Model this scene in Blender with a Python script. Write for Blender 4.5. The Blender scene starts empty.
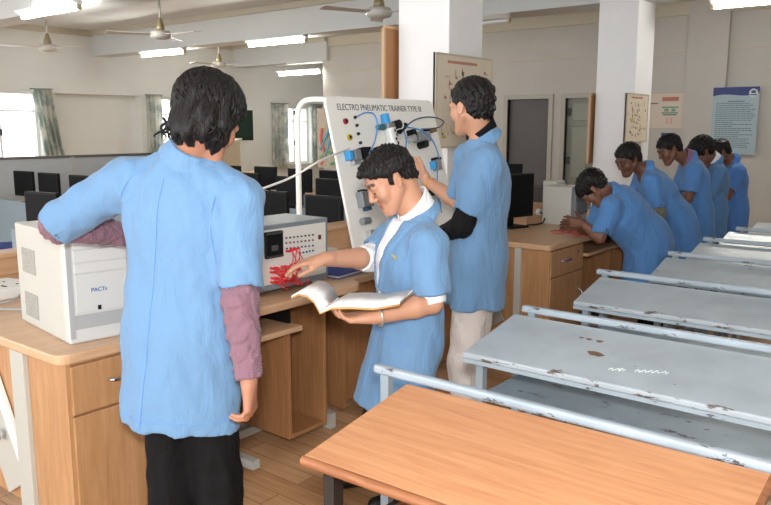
import bpy, math, random
import numpy as np
from mathutils import Vector, Matrix
from mathutils.bvhtree import BVHTree
PI = math.pi
scene = bpy.context.scene
COL = scene.collection

# ------------------------------------------------------------------ camera
EYE = 1.55                     # eye height of the photographer (m)
YAW, PITCH, FPX = math.radians(38.6), math.radians(9.4), 760.0
cam_data = bpy.data.cameras.new('camera')
cam_data.sensor_width = 36.0
cam_data.lens = FPX / 771.0 * 36.0
cam_data.clip_end = 200
cam = bpy.data.objects.new('camera', cam_data)
COL.objects.link(cam)
cam.location = (0, 0, EYE)
cam.rotation_euler = (math.radians(90) - PITCH, 0, YAW)
scene.camera = cam

# ------------------------------------------------------------------ light
world = bpy.data.worlds.new('daylight')
scene.world = world
world.use_nodes = True
wn = world.node_tree.nodes
wn['Background'].inputs[0].default_value = (0.93, 0.97, 1.0, 1)
wn['Background'].inputs[1].default_value = 2.5

def area_light(name, loc, target, size, power, color=(1, 1, 1), size_y=None):
    d = bpy.data.lights.new(name, 'AREA')
    d.energy = power; d.color = color; d.size = size
    if size_y:
        d.shape = 'RECTANGLE'; d.size_y = size_y
    o = bpy.data.objects.new(name, d); COL.objects.link(o)
    o.location = loc
    o.rotation_euler = (Vector(target) - Vector(loc)).to_track_quat('-Z', 'Y').to_euler()
    return o
# the camera's flash gun, just above the lens
area_light('flash', (0.06, -0.06, EYE + 0.22), (-2.6, 3.4, 1.1), 0.16, 50, (1.0, 0.98, 0.97))

vs = scene.view_settings
vs.view_transform = 'Standard'; vs.look = 'None'; vs.gamma = 1.0; vs.use_curve_mapping = False
vs.exposure = 0.5

# ------------------------------------------------------------------ materials
MATS = {}
def new_mat(name):
    m = bpy.data.materials.new(name); m.use_nodes = True
    nt = m.node_tree
    return m, nt, nt.nodes['Principled BSDF']
def srgb(r, g, b):
    f = lambda c: ((c / 255 + 0.055) / 1.055) ** 2.4 if c > 10 else c / 255 / 12.92
    return (f(r), f(g), f(b), 1)
def mat(name, rgb, rough=0.5, metal=0.0, var=0.0, vscale=8.0, bump=0.0, bscale=60.0, emit=0.0, stretch=None, spec=None, sheen=0.0):
    """plain procedural surface: colour with noise variation and a noise bump"""
    if name in MATS: return MATS[name]
    m, nt, b = new_mat(name)
    c = srgb(*rgb)
    b.inputs['Base Color'].default_value = c
    b.inputs['Roughness'].default_value = rough
    b.inputs['Metallic'].default_value = metal
    if spec is not None: b.inputs['Specular IOR Level'].default_value = spec
    if sheen: b.inputs['Sheen Weight'].default_value = sheen
    if emit:
        b.inputs['Emission Color'].default_value = c
        b.inputs['Emission Strength'].default_value = emit
    if var or bump:
        tc = nt.nodes.new('ShaderNodeTexCoord'); mp = nt.nodes.new('ShaderNodeMapping')
        nt.links.new(tc.outputs['Object'], mp.inputs[0])
        if stretch: mp.inputs['Scale'].default_value = stretch
    if var:
        n = nt.nodes.new('ShaderNodeTexNoise'); n.inputs['Scale'].default_value = vscale; n.inputs['Detail'].default_value = 5
        nt.links.new(mp.outputs[0], n.inputs['Vector'])
        r = nt.nodes.new('ShaderNodeMapRange')
        r.inputs['From Min'].default_value = 0.3; r.inputs['From Max'].default_value = 0.7
        r.inputs['To Min'].default_value = 1 - var; r.inputs['To Max'].default_value = 1 + var
        nt.links.new(n.outputs['Fac'], r.inputs['Value'])
        mx = nt.nodes.new('ShaderNodeVectorMath'); mx.operation = 'SCALE'
        mx.inputs[0].default_value = c[:3]
        nt.links.new(r.outputs[0], mx.inputs['Scale'])
        nt.links.new(mx.outputs[0], b.inputs['Base Color'])
    if bump:
        n2 = nt.nodes.new('ShaderNodeTexNoise'); n2.inputs['Scale'].default_value = bscale; n2.inputs['Detail'].default_value = 4
        nt.links.new(mp.outputs[0], n2.inputs['Vector'])
        bp = nt.nodes.new('ShaderNodeBump'); bp.inputs['Strength'].default_value = bump; bp.inputs['Distance'].default_value = 0.01
        nt.links.new(n2.outputs['Fac'], bp.inputs['Height'])
        nt.links.new(bp.outputs[0], b.inputs['Normal'])
    MATS[name] = m
    return m
def wood(name, light, dark, stretch, scale=6.0, rough=0.38, contrast=1.0):
    """laminate with grain running along the axis whose stretch factor is small"""
    if name in MATS: return MATS[name]
    m, nt, b = new_mat(name)
    tc = nt.nodes.new('ShaderNodeTexCoord'); mp = nt.nodes.new('ShaderNodeMapping')
    mp.inputs['Scale'].default_value = stretch
    nt.links.new(tc.outputs['Object'], mp.inputs[0])
    n = nt.nodes.new('ShaderNodeTexNoise'); n.inputs['Scale'].default_value = scale; n.inputs['Detail'].default_value = 8
    n.inputs['Roughness'].default_value = 0.65; n.inputs['Distortion'].default_value = 0.6
    nt.links.new(mp.outputs[0], n.inputs['Vector'])
    cr = nt.nodes.new('ShaderNodeValToRGB')
    cr.color_ramp.elements[0].position = 0.5 - 0.18 / contrast; cr.color_ramp.elements[0].color = srgb(*dark)
    cr.color_ramp.elements[1].position = 0.5 + 0.14 / contrast; cr.color_ramp.elements[1].color = srgb(*light)
    nt.links.new(n.outputs['Fac'], cr.inputs[0])
    nt.links.new(cr.outputs[0], b.inputs['Base Color'])
    b.inputs['Roughness'].default_value = rough
    MATS[name] = m
    return m
def chipped_paint(name, paint, under, amount=0.63, rough=0.42, edge=False):
    """grey enamel with scratches and flaked spots showing what is under it"""
    m, nt, b = new_mat(name)
    tc = nt.nodes.new('ShaderNodeTexCoord'); mp = nt.nodes.new('ShaderNodeMapping'); mp.inputs['Scale'].default_value = (5, 16, 16)
    nt.links.new(tc.outputs['Object'], mp.inputs[0])
    n = nt.nodes.new('ShaderNodeTexNoise'); n.inputs['Scale'].default_value = 1.5; n.inputs['Detail'].default_value = 9; n.inputs['Roughness'].default_value = 0.72
    nt.links.new(mp.outputs[0], n.inputs['Vector'])
    cr = nt.nodes.new('ShaderNodeValToRGB')
    cr.color_ramp.elements[0].position = amount; cr.color_ramp.elements[0].color = (0, 0, 0, 1)
    cr.color_ramp.elements[1].position = amount + 0.02; cr.color_ramp.elements[1].color = (1, 1, 1, 1)
    sx = nt.nodes.new('ShaderNodeSeparateXYZ'); nt.links.new(tc.outputs['Object'], sx.inputs[0])
    wr = nt.nodes.new('ShaderNodeMapRange'); nt.links.new(sx.outputs['Y'], wr.inputs['Value'])       # the front edge is rubbed most
    wr.inputs['From Min'].default_value = 0.0; wr.inputs['From Max'].default_value = 0.03; wr.inputs['To Min'].default_value = 0.13; wr.inputs['To Max'].default_value = 0.0
    ad = nt.nodes.new('ShaderNodeMath'); ad.operation = 'ADD'
    nt.links.new(n.outputs['Fac'], ad.inputs[0])
    if edge: nt.links.new(wr.outputs[0], ad.inputs[1])
    else: ad.inputs[1].default_value = 0
    nt.links.new(ad.outputs[0], cr.inputs[0])
    n2 = nt.nodes.new('ShaderNodeTexNoise'); n2.inputs['Scale'].default_value = 7; n2.inputs['Detail'].default_value = 6
    nt.links.new(tc.outputs['Object'], n2.inputs['Vector'])
    cr2 = nt.nodes.new('ShaderNodeValToRGB')
    p = srgb(*paint); d = srgb(*[int(c * 0.93) for c in paint])
    cr2.color_ramp.elements[0].position = 0.35; cr2.color_ramp.elements[0].color = d
    cr2.color_ramp.elements[1].position = 0.65; cr2.color_ramp.elements[1].color = p
    nt.links.new(n2.outputs['Fac'], cr2.inputs[0])
    mx = nt.nodes.new('ShaderNodeMix'); mx.data_type = 'RGBA'
    nt.links.new(cr.outputs[0], mx.inputs[0]); nt.links.new(cr2.outputs[0], mx.inputs[6]); mx.inputs[7].default_value = srgb(*under)
    nt.links.new(mx.outputs[2], b.inputs['Base Color'])
    b.inputs['Roughness'].default_value = rough
    bp = nt.nodes.new('ShaderNodeBump'); bp.inputs['Strength'].default_value = 0.15; bp.inputs['Distance'].default_value = 0.005
    nt.links.new(n2.outputs['Fac'], bp.inputs['Height']); nt.links.new(bp.outputs[0], b.inputs['Normal'])
    return m
def glass_mat():
    m, nt, b = new_mat('window_glass')
    tr = nt.nodes.new('ShaderNodeBsdfTransparent'); gl = nt.nodes.new('ShaderNodeBsdfGlossy'); gl.inputs['Roughness'].default_value = 0.05
    mx = nt.nodes.new('ShaderNodeMixShader'); mx.inputs[0].default_value = 0.08
    nt.links.new(tr.outputs[0], mx.inputs[1]); nt.links.new(gl.outputs[0], mx.inputs[2])
    nt.links.new(mx.outputs[0], nt.nodes['Material Output'].inputs['Surface'])
    return m
def attr_mat(name, rough=0.5, sss=0.0, bump=0.0, bscale=80):
    """colour stored per vertex (skin, lips, brows are different colours of one body)"""
    m, nt, b = new_mat(name)
    a = nt.nodes.new('ShaderNodeAttribute'); a.attribute_name = 'tone'
    nt.links.new(a.outputs['Color'], b.inputs['Base Color'])
    b.inputs['Roughness'].default_value = rough
    if sss:
        b.inputs['Subsurface Weight'].default_value = sss
        b.inputs['Subsurface Radius'].default_value = (0.012, 0.005, 0.003)
    return m
def fabric(name, rgb, fold=0.5, stripes=None, rough=0.85, sheen=0.15):
    """cloth: soft vertical creases as bump, faint weave; stripes = (other colour, per metre)"""
    if name in MATS: return MATS[name]
    m, nt, b = new_mat(name)
    tc = nt.nodes.new('ShaderNodeTexCoord'); mp = nt.nodes.new('ShaderNodeMapping'); mp.inputs['Scale'].default_value = (1, 1, 0.4)
    nt.links.new(tc.outputs['Object'], mp.inputs[0])
    n = nt.nodes.new('ShaderNodeTexNoise'); n.inputs['Scale'].default_value = 14; n.inputs['Detail'].default_value = 3; n.inputs['Distortion'].default_value = 1.2
    nt.links.new(mp.outputs[0], n.inputs['Vector'])
    n2 = nt.nodes.new('ShaderNodeTexNoise'); n2.inputs['Scale'].default_value = 420; n2.inputs['Detail'].default_value = 2
    nt.links.new(tc.outputs['Object'], n2.inputs['Vector'])
    ad = nt.nodes.new('ShaderNodeMath'); ad.operation = 'MULTIPLY_ADD'; ad.inputs[1].default_value = 0.06
    nt.links.new(n2.outputs['Fac'], ad.inputs[0]); nt.links.new(n.outputs['Fac'], ad.inputs[2])
    bp = nt.nodes.new('ShaderNodeBump'); bp.inputs['Strength'].default_value = fold; bp.inputs['Distance'].default_value = 0.03
    nt.links.new(ad.outputs[0], bp.inputs['Height']); nt.links.new(bp.outputs[0], b.inputs['Normal'])
    c = srgb(*rgb)
    b.inputs['Base Color'].default_value = c
    if stripes:
        w = nt.nodes.new('ShaderNodeTexWave'); w.bands_direction = 'DIAGONAL'
        w.inputs['Scale'].default_value = stripes[1]; w.inputs['Distortion'].default_value = 1.0
        nt.links.new(tc.outputs['Object'], w.inputs['Vector'])
        mx = nt.nodes.new('ShaderNodeMix'); mx.data_type = 'RGBA'
        nt.links.new(w.outputs['Fac'], mx.inputs[0]); mx.inputs[6].default_value = c; mx.inputs[7].default_value = srgb(*stripes[0])
        nt.links.new(mx.outputs[2], b.inputs['Base Color'])
    b.inputs['Roughness'].default_value = rough
    b.inputs['Specular IOR Level'].default_value = 0.25
    b.inputs['Sheen Weight'].default_value = sheen
    MATS[name] = m
    return m

# ------------------------------------------------------------------ mesh helpers
class MB:
    """collects shapes into one mesh"""
    def __init__(s): s.v = []; s.f = []; s.smooth = []
    def add(s, verts, faces, smooth=False):
        o = len(s.v); s.v += [tuple(map(float, p)) for p in verts]
        s.f += [tuple(i + o for i in f) for f in faces]; s.smooth += [smooth] * len(faces)
        return s
    def box(s, x0, x1, y0, y1, z0, z1):
        x0, x1 = sorted((x0, x1)); y0, y1 = sorted((y0, y1)); z0, z1 = sorted((z0, z1))
        v = [(x, y, z) for z in (z0, z1) for x, y in ((x0, y0), (x1, y0), (x1, y1), (x0, y1))]
        return s.add(v, [(3, 2, 1, 0), (4, 5, 6, 7), (0, 1, 5, 4), (1, 2, 6, 5), (2, 3, 7, 6), (3, 0, 4, 7)])
    def hexa(s, bottom, top):
        return s.add(list(bottom) + list(top), [(3, 2, 1, 0), (4, 5, 6, 7), (0, 1, 5, 4), (1, 2, 6, 5), (2, 3, 7, 6), (3, 0, 4, 7)])
    def obox(s, c, ax, ay, az):
        """box about c with half-extent vectors ax, ay, az"""
        c, ax, ay, az = map(Vector, (c, ax, ay, az))
        q = lambda k: [c - ax - ay + k * az, c + ax - ay + k * az, c + ax + ay + k * az, c - ax + ay + k * az]
        return s.hexa(q(-1), q(1))
    def prism(s, poly, z0, z1):
        n = len(poly)
        return s.add([(x, y, z0) for x, y in poly] + [(x, y, z1) for x, y in poly],
                     [tuple(range(n - 1, -1, -1)), tuple(range(n, 2 * n))] + [(i, (i + 1) % n, n + (i + 1) % n, n + i) for i in range(n)])
    def cyl(s, p0, p1, r0, r1=None, n=16, smooth=True):
        r1 = r0 if r1 is None else r1
        p0, p1 = Vector(p0), Vector(p1); d = (p1 - p0).normalized()
        a = d.orthogonal().normalized(); b = d.cross(a)
        ring = lambda p, r: [p + (a * math.cos(2 * PI * i / n) + b * math.sin(2 * PI * i / n)) * r for i in range(n)]
        s.add(ring(p0, r0) + ring(p1, r1), [(i, (i + 1) % n, n + (i + 1) % n, n + i) for i in range(n)], smooth)
        s.add(ring(p0, r0), [tuple(range(n - 1, -1, -1))]); s.add(ring(p1, r1), [tuple(range(n))])
        return s
    def tube(s, pts, r, n=8, spline=True):
        """round rod through points (smooth curve by default); r a number or a list"""
        pts = [Vector(p) for p in pts]
        rr = r if isinstance(r, (list, tuple)) else [r] * len(pts)
        if spline and len(pts) > 2:
            P, R = [], []
            for i in range(len(pts) - 1):
                a, b, c, d = pts[max(i - 1, 0)], pts[i], pts[i + 1], pts[min(i + 2, len(pts) - 1)]
                for k in range(6):
                    t = k / 6
                    P.append(0.5 * ((2 * b) + (c - a) * t + (2 * a - 5 * b + 4 * c - d) * t * t + (3 * b - a - 3 * c + d) * t ** 3))
                    R.append(rr[i] + (rr[i + 1] - rr[i]) * t)
            P.append(pts[-1]); R.append(rr[-1]); pts, rr = P, R
        t0 = (pts[1] - pts[0]).normalized(); a = t0.orthogonal().normalized()
        vs_ = []
        for i, p in enumerate(pts):
            t = (pts[min(i + 1, len(pts) - 1)] - pts[max(i - 1, 0)]).normalized()
            a = (a - t * a.dot(t)).normalized(); b = t.cross(a)
            vs_ += [p + (a * math.cos(2 * PI * k / n) + b * math.sin(2 * PI * k / n)) * rr[i] for k in range(n)]
        m = len(pts)
        f = [(i * n + k, i * n + (k + 1) % n, (i + 1) * n + (k + 1) % n, (i + 1) * n + k) for i in range(m - 1) for k in range(n)]
        s.add(vs_, f, True)
        s.add(vs_[:n], [tuple(range(n - 1, -1, -1))]); s.add(vs_[-n:], [tuple(range(n))])
        return s
    def lathe(s, prof, c=(0, 0, 0), n=24, axis='Z'):
        v, m = [], len(prof)
        for r, h in prof:
            for k in range(n):
                x, y = r * math.cos(2 * PI * k / n), r * math.sin(2 * PI * k / n)
                v.append({'Z': (c[0] + x, c[1] + y, c[2] + h), 'X': (c[0] + h, c[1] + x, c[2] + y), 'Y': (c[0] + y, c[1] + h, c[2] + x)}[axis])
        f = [(i * n + k, i * n + (k + 1) % n, (i + 1) * n + (k + 1) % n, (i + 1) * n + k) for i in range(m - 1) for k in range(n)]
        s.add(v, f, True)
        s.add(v[:n], [tuple(range(n - 1, -1, -1))]); s.add(v[-n:], [tuple(range(n))])
        return s
    def build(s, name, material, parent=None, loc=(0, 0, 0), rotz=0, bevel=0.0):
        me = bpy.data.meshes.new(name)
        me.from_pydata(s.v, [], s.f)
        me.polygons.foreach_set('use_smooth', s.smooth)
        me.materials.append(material); me.update()
        o = bpy.data.objects.new(name, me); COL.objects.link(o)
        o.location = loc; o.rotation_euler = (0, 0, rotz)
        if parent: o.parent = parent
        if bevel:
            b = o.modifiers.new('edge', 'BEVEL'); b.width = bevel; b.segments = 2; b.limit_method = 'ANGLE'; b.angle_limit = math.radians(50)
        return o
def tag(o, label=None, cat=None, group=None, kind=None):
    if label: o['label'] = label
    if cat: o['category'] = cat
    if group: o['group'] = group
    if kind: o['kind'] = kind
    return o
def thing(name, label, cat, loc=(0, 0, 0), rotz=0, group=None):
    o = bpy.data.objects.new(name, None); COL.objects.link(o)
    o.location = loc; o.rotation_euler = (0, 0, rotz); o.empty_display_size = 0.1
    return tag(o, label, cat, group)
def struct(name, mb, material, parent=None, bevel=0.0, label=None):
    o = mb.build(name, material, parent, bevel=bevel)
    o['kind'] = 'structure'
    if label: o['label'] = label
    return o
def copy_tree(o, parent=None):
    c = o.copy(); COL.objects.link(c)
    if parent: c.parent = parent
    for ch in list(o.children): copy_tree(ch, c)
    return c
def text_on(s_, size, origin, right, up, material, parent, name='lettering', align='LEFT', bold=False, width=None):
    """flat raised lettering lying in the plane of right/up"""
    cu = bpy.data.curves.new(name, 'FONT'); cu.body = s_; cu.size = size; cu.extrude = 0.0006; cu.align_x = align
    if bold: cu.offset = size * 0.012
    cu.materials.append(material)
    o = bpy.data.objects.new(name, cu); COL.objects.link(o)
    r = Vector(right).normalized(); u = Vector(up).normalized(); n = r.cross(u)
    o.matrix_local = Matrix((r, u, n)).transposed().to_4x4()
    o.location = origin
    bpy.context.view_layer.update()
    if width: o.scale = (width / max(o.dimensions[0], 1e-4), 1, 1)
    me = bpy.data.meshes.new_from_object(o.evaluated_get(bpy.context.evaluated_depsgraph_get()))
    m_ = bpy.data.objects.new(name, me); COL.objects.link(m_)
    m_.matrix_local = Matrix.Translation(origin) @ Matrix((r, u, n)).transposed().to_4x4() @ Matrix.Diagonal((o.scale[0], 1, 1, 1))
    bpy.data.objects.remove(o)
    if parent: m_.parent = parent
    return m_
FWD = Vector((-math.sin(YAW), math.cos(YAW), 0)); RGT = Vector((math.cos(YAW), math.sin(YAW), 0))
def spot(px, py, d):
    """room point seen d metres ahead of the photographer at photo position (px, py)"""
    fx = (px - 385.5) / FPX; fy = -(py - 252.5) / FPX
    h = math.cos(PITCH) + fy * math.sin(PITCH)
    k = d / h
    return FWD * d + RGT * (fx * k) + Vector((0, 0, EYE + k * (fy * math.cos(PITCH) - math.sin(PITCH))))

# ================================================================== the room
M_WALL = mat('wall_paint', (222, 224, 220), 0.75, var=0.03, vscale=2.0, bump=0.05, bscale=30)
M_BACK = mat('far_wall_paint', (192, 188, 181), 0.75, var=0.03, vscale=2.0)
M_PIL = mat('pillar_paint', (246, 247, 248), 0.6, var=0.015, vscale=4)
M_CEIL = mat('ceiling_paint', (208, 212, 212), 0.8, var=0.02, vscale=2)
M_TRIM = mat('cornice_shade_tint', (196, 190, 172), 0.7)  # ceiling strips whose yellowish tone paints in the shading at the joints
M_WHITE = mat('white_paint', (235, 235, 230), 0.45)
M_FRAME = mat('door_frame_paint', (176, 172, 160), 0.5)
M_GLASS = glass_mat()

def floor_mat():
    m, nt, b = new_mat('wood_vinyl')
    tc = nt.nodes.new('ShaderNodeTexCoord'); mp = nt.nodes.new('ShaderNodeMapping')
    mp.inputs['Rotation'].default_value = (0, 0, math.radians(0))
    nt.links.new(tc.outputs['Object'], mp.inputs[0])
    br = nt.nodes.new('ShaderNodeTexBrick')
    br.inputs['Scale'].default_value = 1.0; br.inputs['Brick Width'].default_value = 0.9; br.inputs['Row Height'].default_value = 0.11
    br.inputs['Mortar Size'].default_value = 0.002; br.inputs['Bias'].default_value = 0.0
    br.inputs['Color1'].default_value = srgb(214, 170, 126); br.inputs['Color2'].default_value = srgb(190, 142, 100); br.inputs['Mortar'].default_value = srgb(130, 88, 58)
    nt.links.new(mp.outputs[0], br.inputs['Vector'])
    mp2 = nt.nodes.new('ShaderNodeMapping'); mp2.inputs['Scale'].default_value = (1.5, 22, 1); nt.links.new(tc.outputs['Object'], mp2.inputs[0])
    n = nt.nodes.new('ShaderNodeTexNoise'); n.inputs['Scale'].default_value = 3; n.inputs['Detail'].default_value = 7; nt.links.new(mp2.outputs[0], n.inputs['Vector'])
    mx = nt.nodes.new('ShaderNodeMix'); mx.data_type = 'RGBA'; mx.blend_type = 'OVERLAY'; mx.inputs[0].default_value = 0.5
    nt.links.new(br.outputs[0], mx.inputs[6]); nt.links.new(n.outputs['Fac'], mx.inputs[7]); nt.links.new(mx.outputs[2], b.inputs['Base Color'])
    b.inputs['Roughness'].default_value = 0.3
    return m
struct('floor', MB().box(-14, 4, -3.5, 15.5, -0.1, 0), floor_mat())
struct('ceiling', MB().box(-14, 4, -3.5, 15.5, 3.3, 3.4), M_CEIL)

XL = -13.4
w = MB()
def wseg(y0, y1, z0, z1, back=-13.75): w.box(back, XL, y0, y1, z0, z1)
wins = [(4.9, 6.95, 0.95, 2.17), (9.3, 10.3, 0.95, 2.15), (12.9, 13.85, 0.65, 2.03)]
wseg(-3.5, -3.0, 0, 3.3); wseg(0.2, 1.0, 0, 3.3); wseg(4.2, 4.9, 0, 3.3)     # two unseen openings added left of the frame to let in fill light
for y0, y1 in ((-3.0, 0.2), (1.0, 4.2)): wseg(y0, y1, 0, 0.95); wseg(y0, y1, 2.17, 3.3)
for y0, y1, z0, z1 in wins: wseg(y0, y1, 0, z0); wseg(y0, y1, z1, 3.3)
wseg(6.95, 7.22, 0, 3.3); wseg(8.98, 9.3, 0, 3.3)
wseg(7.22, 8.98, 2.15, 3.3); w.box(-13.75, -13.62, 7.22, 8.98, 0, 2.15)
wseg(10.3, 12.9, 0, 3.3); wseg(13.85, 15.5, 0, 3.3)
struct('wall_left', w, M_WALL)
for k, (y0, y1, z0, z1) in enumerate(wins):
    m = MB(); t = 0.05
    m.box(-13.62, -13.54, y0, y0 + t, z0, z1).box(-13.62, -13.54, y1 - t, y1, z0, z1)
    m.box(-13.62, -13.54, y0 + t, y1 - t, z0, z0 + t).box(-13.62, -13.54, y0 + t, y1 - t, z1 - t, z1)
    nm = 3 if k == 0 else 2
    for j in range(1, nm):
        yy = y0 + (y1 - y0) * j / nm; m.box(-13.61, -13.55, yy - 0.018, yy + 0.018, z0 + t, z1 - t)
    m.box(-13.60, -13.56, y0 + t, y1 - t, z1 - 0.36, z1 - 0.33)
    fr = struct('window_%d' % (k + 1), m, M_WHITE)
    MB().box(-13.585, -13.58, y0 + t, y1 - t, z0 + t, z1 - t).build('pane', M_GLASS, fr)
    h = MB()
    for zz in (z0 + 0.45, z1 - 0.2): h.box(-13.545, -13.52, y0 + (y1 - y0) / nm * (nm - 1) - 0.02, y0 + (y1 - y0) / nm * (nm - 1) + 0.02, zz, zz + 0.11)
    h.build('latch', mat('dark_iron', (70, 70, 68), 0.5, 0.6), fr)

# far wall with two doorways; the bay left of it runs on to y = 15
YB = 11.5
D1, D2 = (-6.53, -5.77), (-5.48, -4.66)
w = MB()
for x0, x1 in ((-10.6, D1[0]), (D1[1], D2[0]), (D2[1], 4.0)): w.box(x0, x1, YB, YB + 0.25, 0, 3.3)
for d in (D1, D2): w.box(d[0], d[1], YB, YB + 0.25, 2.0, 3.3)
struct('wall_back', w, M_BACK)
struct('wall_light_block', MB().box(3.6, 3.8, -3.5, 15.3, 0, 3.3), M_WALL)  # unseen wall, added to hold back daylight from the right
struct('wall_bay', MB().box(-10.8, -10.6, YB, 15.3, 0, 3.3), M_BACK)
struct('wall_far', MB().box(XL, -10.8, 15.1, 15.3, 0, 3.3), M_BACK)
def frame(x0, x1, top):
    m = MB(); t = 0.075
    m.box(x0 - t, x0, YB - 0.03, YB + 0.1, 0, top + t).box(x1, x1 + t, YB - 0.03, YB + 0.1, 0, top + t).box(x0, x1, YB - 0.03, YB + 0.1, top, top + t)
    return m
d = struct('door_1', MB().box(D1[0], D1[1], YB + 0.06, YB + 0.1, 0, 2.0), mat('dark_door', (92, 90, 90), 0.6, var=0.05, vscale=3))
frame(D1[0], D1[1], 2.0).build('door_frame', M_FRAME, d)
m = MB()
x0, x1 = D2; m.box(x0, x1, YB + 0.06, YB + 0.1, 0, 2.0)
M_DOOR2 = mat('grey_green_door', (132, 134, 122), 0.5)
d = struct('door_2', m, M_DOOR2)
frame(x0, x1, 2.0).build('door_frame', M_FRAME, d)
m = MB()
for z0, z1 in ((0.15, 0.6), (0.75, 1.55), (1.65, 1.92)):
    for a, b in ((x0 + 0.1, x0 + 0.36), (x0 + 0.46, x1 - 0.1)): m.box(a, b, YB + 0.045, YB + 0.06, z0, z1)
m.build('door_panels', mat('door_panel', (146, 148, 136), 0.5), d, bevel=0.006)
m = MB()
for z in (0.95, 1.72): m.box(x0 + 0.02, x0 + 0.07, YB + 0.03, YB + 0.06, z, z + 0.12)
m.build('door_bolt', mat('dark_iron', (70, 70, 68)), d)

for k, (y, x0, x1) in enumerate(((4.612, XL, 3.6), (8.012, XL, 3.6), (11.4, XL, -10.6))):
    b = struct('beam', MB().box(x0, x1, y, y + 0.38, 2.85, 3.3), M_CEIL)
    m = MB().box(x0, x1, y - 0.05, y, 3.22, 3.3).box(x0, x1, y + 0.38, y + 0.43, 3.22, 3.3)
    struct('trim_%d' % (k + 1), m, M_TRIM)
m = MB().box(XL, XL + 0.05, -3.4, 15.1, 3.2, 3.3)
struct('trim_4', m, M_TRIM)
m = MB().box(-10.6, 4, YB - 0.06, YB, 3.12, 3.3).box(-10.6, 4, YB - 0.02, YB, 2.62, 2.65)
struct('trim_5', m, M_TRIM)
m = MB().box(-3.6, -3.05, YB - 0.1, YB, 0, 3.3)
struct('pillar', m, M_BACK)                              # pilaster of the far wall
struct('pillar', MB().box(-3.55, -3.10, 4.6, 5.05, 0, 3.3), M_PIL, bevel=0.008)
struct('pillar', MB().box(-3.47, -3.04, 8.0, 8.5, 0, 3.3), M_PIL, bevel=0.008)

# ------------------------------------------------------------------ curtains
def curtain(name_label, y0, y1, z0, z1, lean=0.0, group=None):
    m = MB(); nx, nz = 40, 12; v = []; X0 = XL + 0.09
    for side in (0, 1):
        for j in range(nz + 1):
            t = j / nz; z = z1 + (z0 - z1) * t
            for i in range(nx + 1):
                s_ = i / nx
                wv = (0.035 + 0.02 * t) * math.sin(s_ * 2 * PI * 4.5 + 0.6 * math.sin(t * 3))
                v.append((X0 + wv - side * 0.006, y0 + (y1 - y0) * (s_ + 0.02 * math.sin(s_ * 30 + t * 4)) + lean * t, z))
    f = []; st = (nx + 1) * (nz + 1); W_ = nx + 1
    for j in range(nz):
        for i in range(nx):
            a = j * W_ + i; f.append((a, a + 1, a + W_ + 1, a + W_)); f.append((st + a, st + a + W_, st + a + W_ + 1, st + a + 1))
    for j in range(nz): 
        for i in (0, nx): a = j * W_ + i; f.append((a, a + W_, st + a + W_, st + a))
    for i in range(nx):
        for j in (0, nz): a = j * W_ + i; f.append((a, a + 1, st + a + 1, st + a))
    m.add(v, f, True)
    o = thing('curtain', name_label, 'curtain', group=group)
    m.build('cloth', M_CURT, o)
    MB().cyl((X0, y0 - 0.02, z1 + 0.01), (X0, y1 + 0.02, z1 + 0.01), 0.010).build('rod', mat('rod_metal', (150, 150, 145), 0.4, 0.7), o)
    return o
def curtain_mat():
    m, nt, b = new_mat('patterned_curtain')
    tc = nt.nodes.new('ShaderNodeTexCoord')
    v = nt.nodes.new('ShaderNodeTexNoise'); v.inputs['Scale'].default_value = 5; v.inputs['Detail'].default_value = 3; nt.links.new(tc.outputs['Object'], v.inputs['Vector'])
    cr = nt.nodes.new('ShaderNodeValToRGB')
    e = cr.color_ramp.elements; e[0].position = 0.42; e[0].color = srgb(200, 208, 203); e[1].position = 0.56; e[1].color = srgb(242, 242, 236)
    nt.links.new(v.outputs['Fac'], cr.inputs[0]); nt.links.new(cr.outputs[0], b.inputs['Base Color'])
    b.inputs['Roughness'].default_value = 0.9
    tl = nt.nodes.new('ShaderNodeBsdfTranslucent'); nt.links.new(cr.outputs[0], tl.inputs['Color'])
    mx = nt.nodes.new('ShaderNodeMixShader'); mx.inputs[0].default_value = 0.6
    nt.links.new(b.outputs[0], mx.inputs[1]); nt.links.new(tl.outputs[0], mx.inputs[2]); nt.links.new(mx.outputs[0], nt.nodes['Material Output'].inputs['Surface'])
    return m
M_CURT = curtain_mat()
G = 'patterned window curtains'
curtain('grey green patterned curtain tied along the large bright window, above the partition', 6.74, 7.12, 0.9, 2.2, 0.18, G)
curtain('narrow patterned curtain by the window hidden behind the long-haired man', 9.06, 9.42, 0.9, 2.17, 0, G)
curtain('patterned curtain on the left side of the far bay window', 12.42, 12.95, 0.6, 2.08, 0, G)
curtain('patterned curtain on the right side of the far bay window', 13.72, 14.2, 0.6, 2.08, 0, G)

m = MB().box(XL, XL + 0.02, 11.2, 11.9, 1.24, 1.92)
gb = thing('notice_board', 'small dark green notice board on the left wall near the far bay window', 'board')
m.build('felt', mat('green_felt', (24, 50, 40), 0.9), gb)
fb = MB()
for a in ((11.18, 11.2, 1.22, 1.94), (11.9, 11.92, 1.22, 1.94)): fb.box(XL, XL + 0.03, *a)
for a in ((11.2, 11.9, 1.22, 1.24), (11.2, 11.9, 1.92, 1.94)): fb.box(XL, XL + 0.03, *a)
fb.build('frame', M_WHITE, gb)

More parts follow.
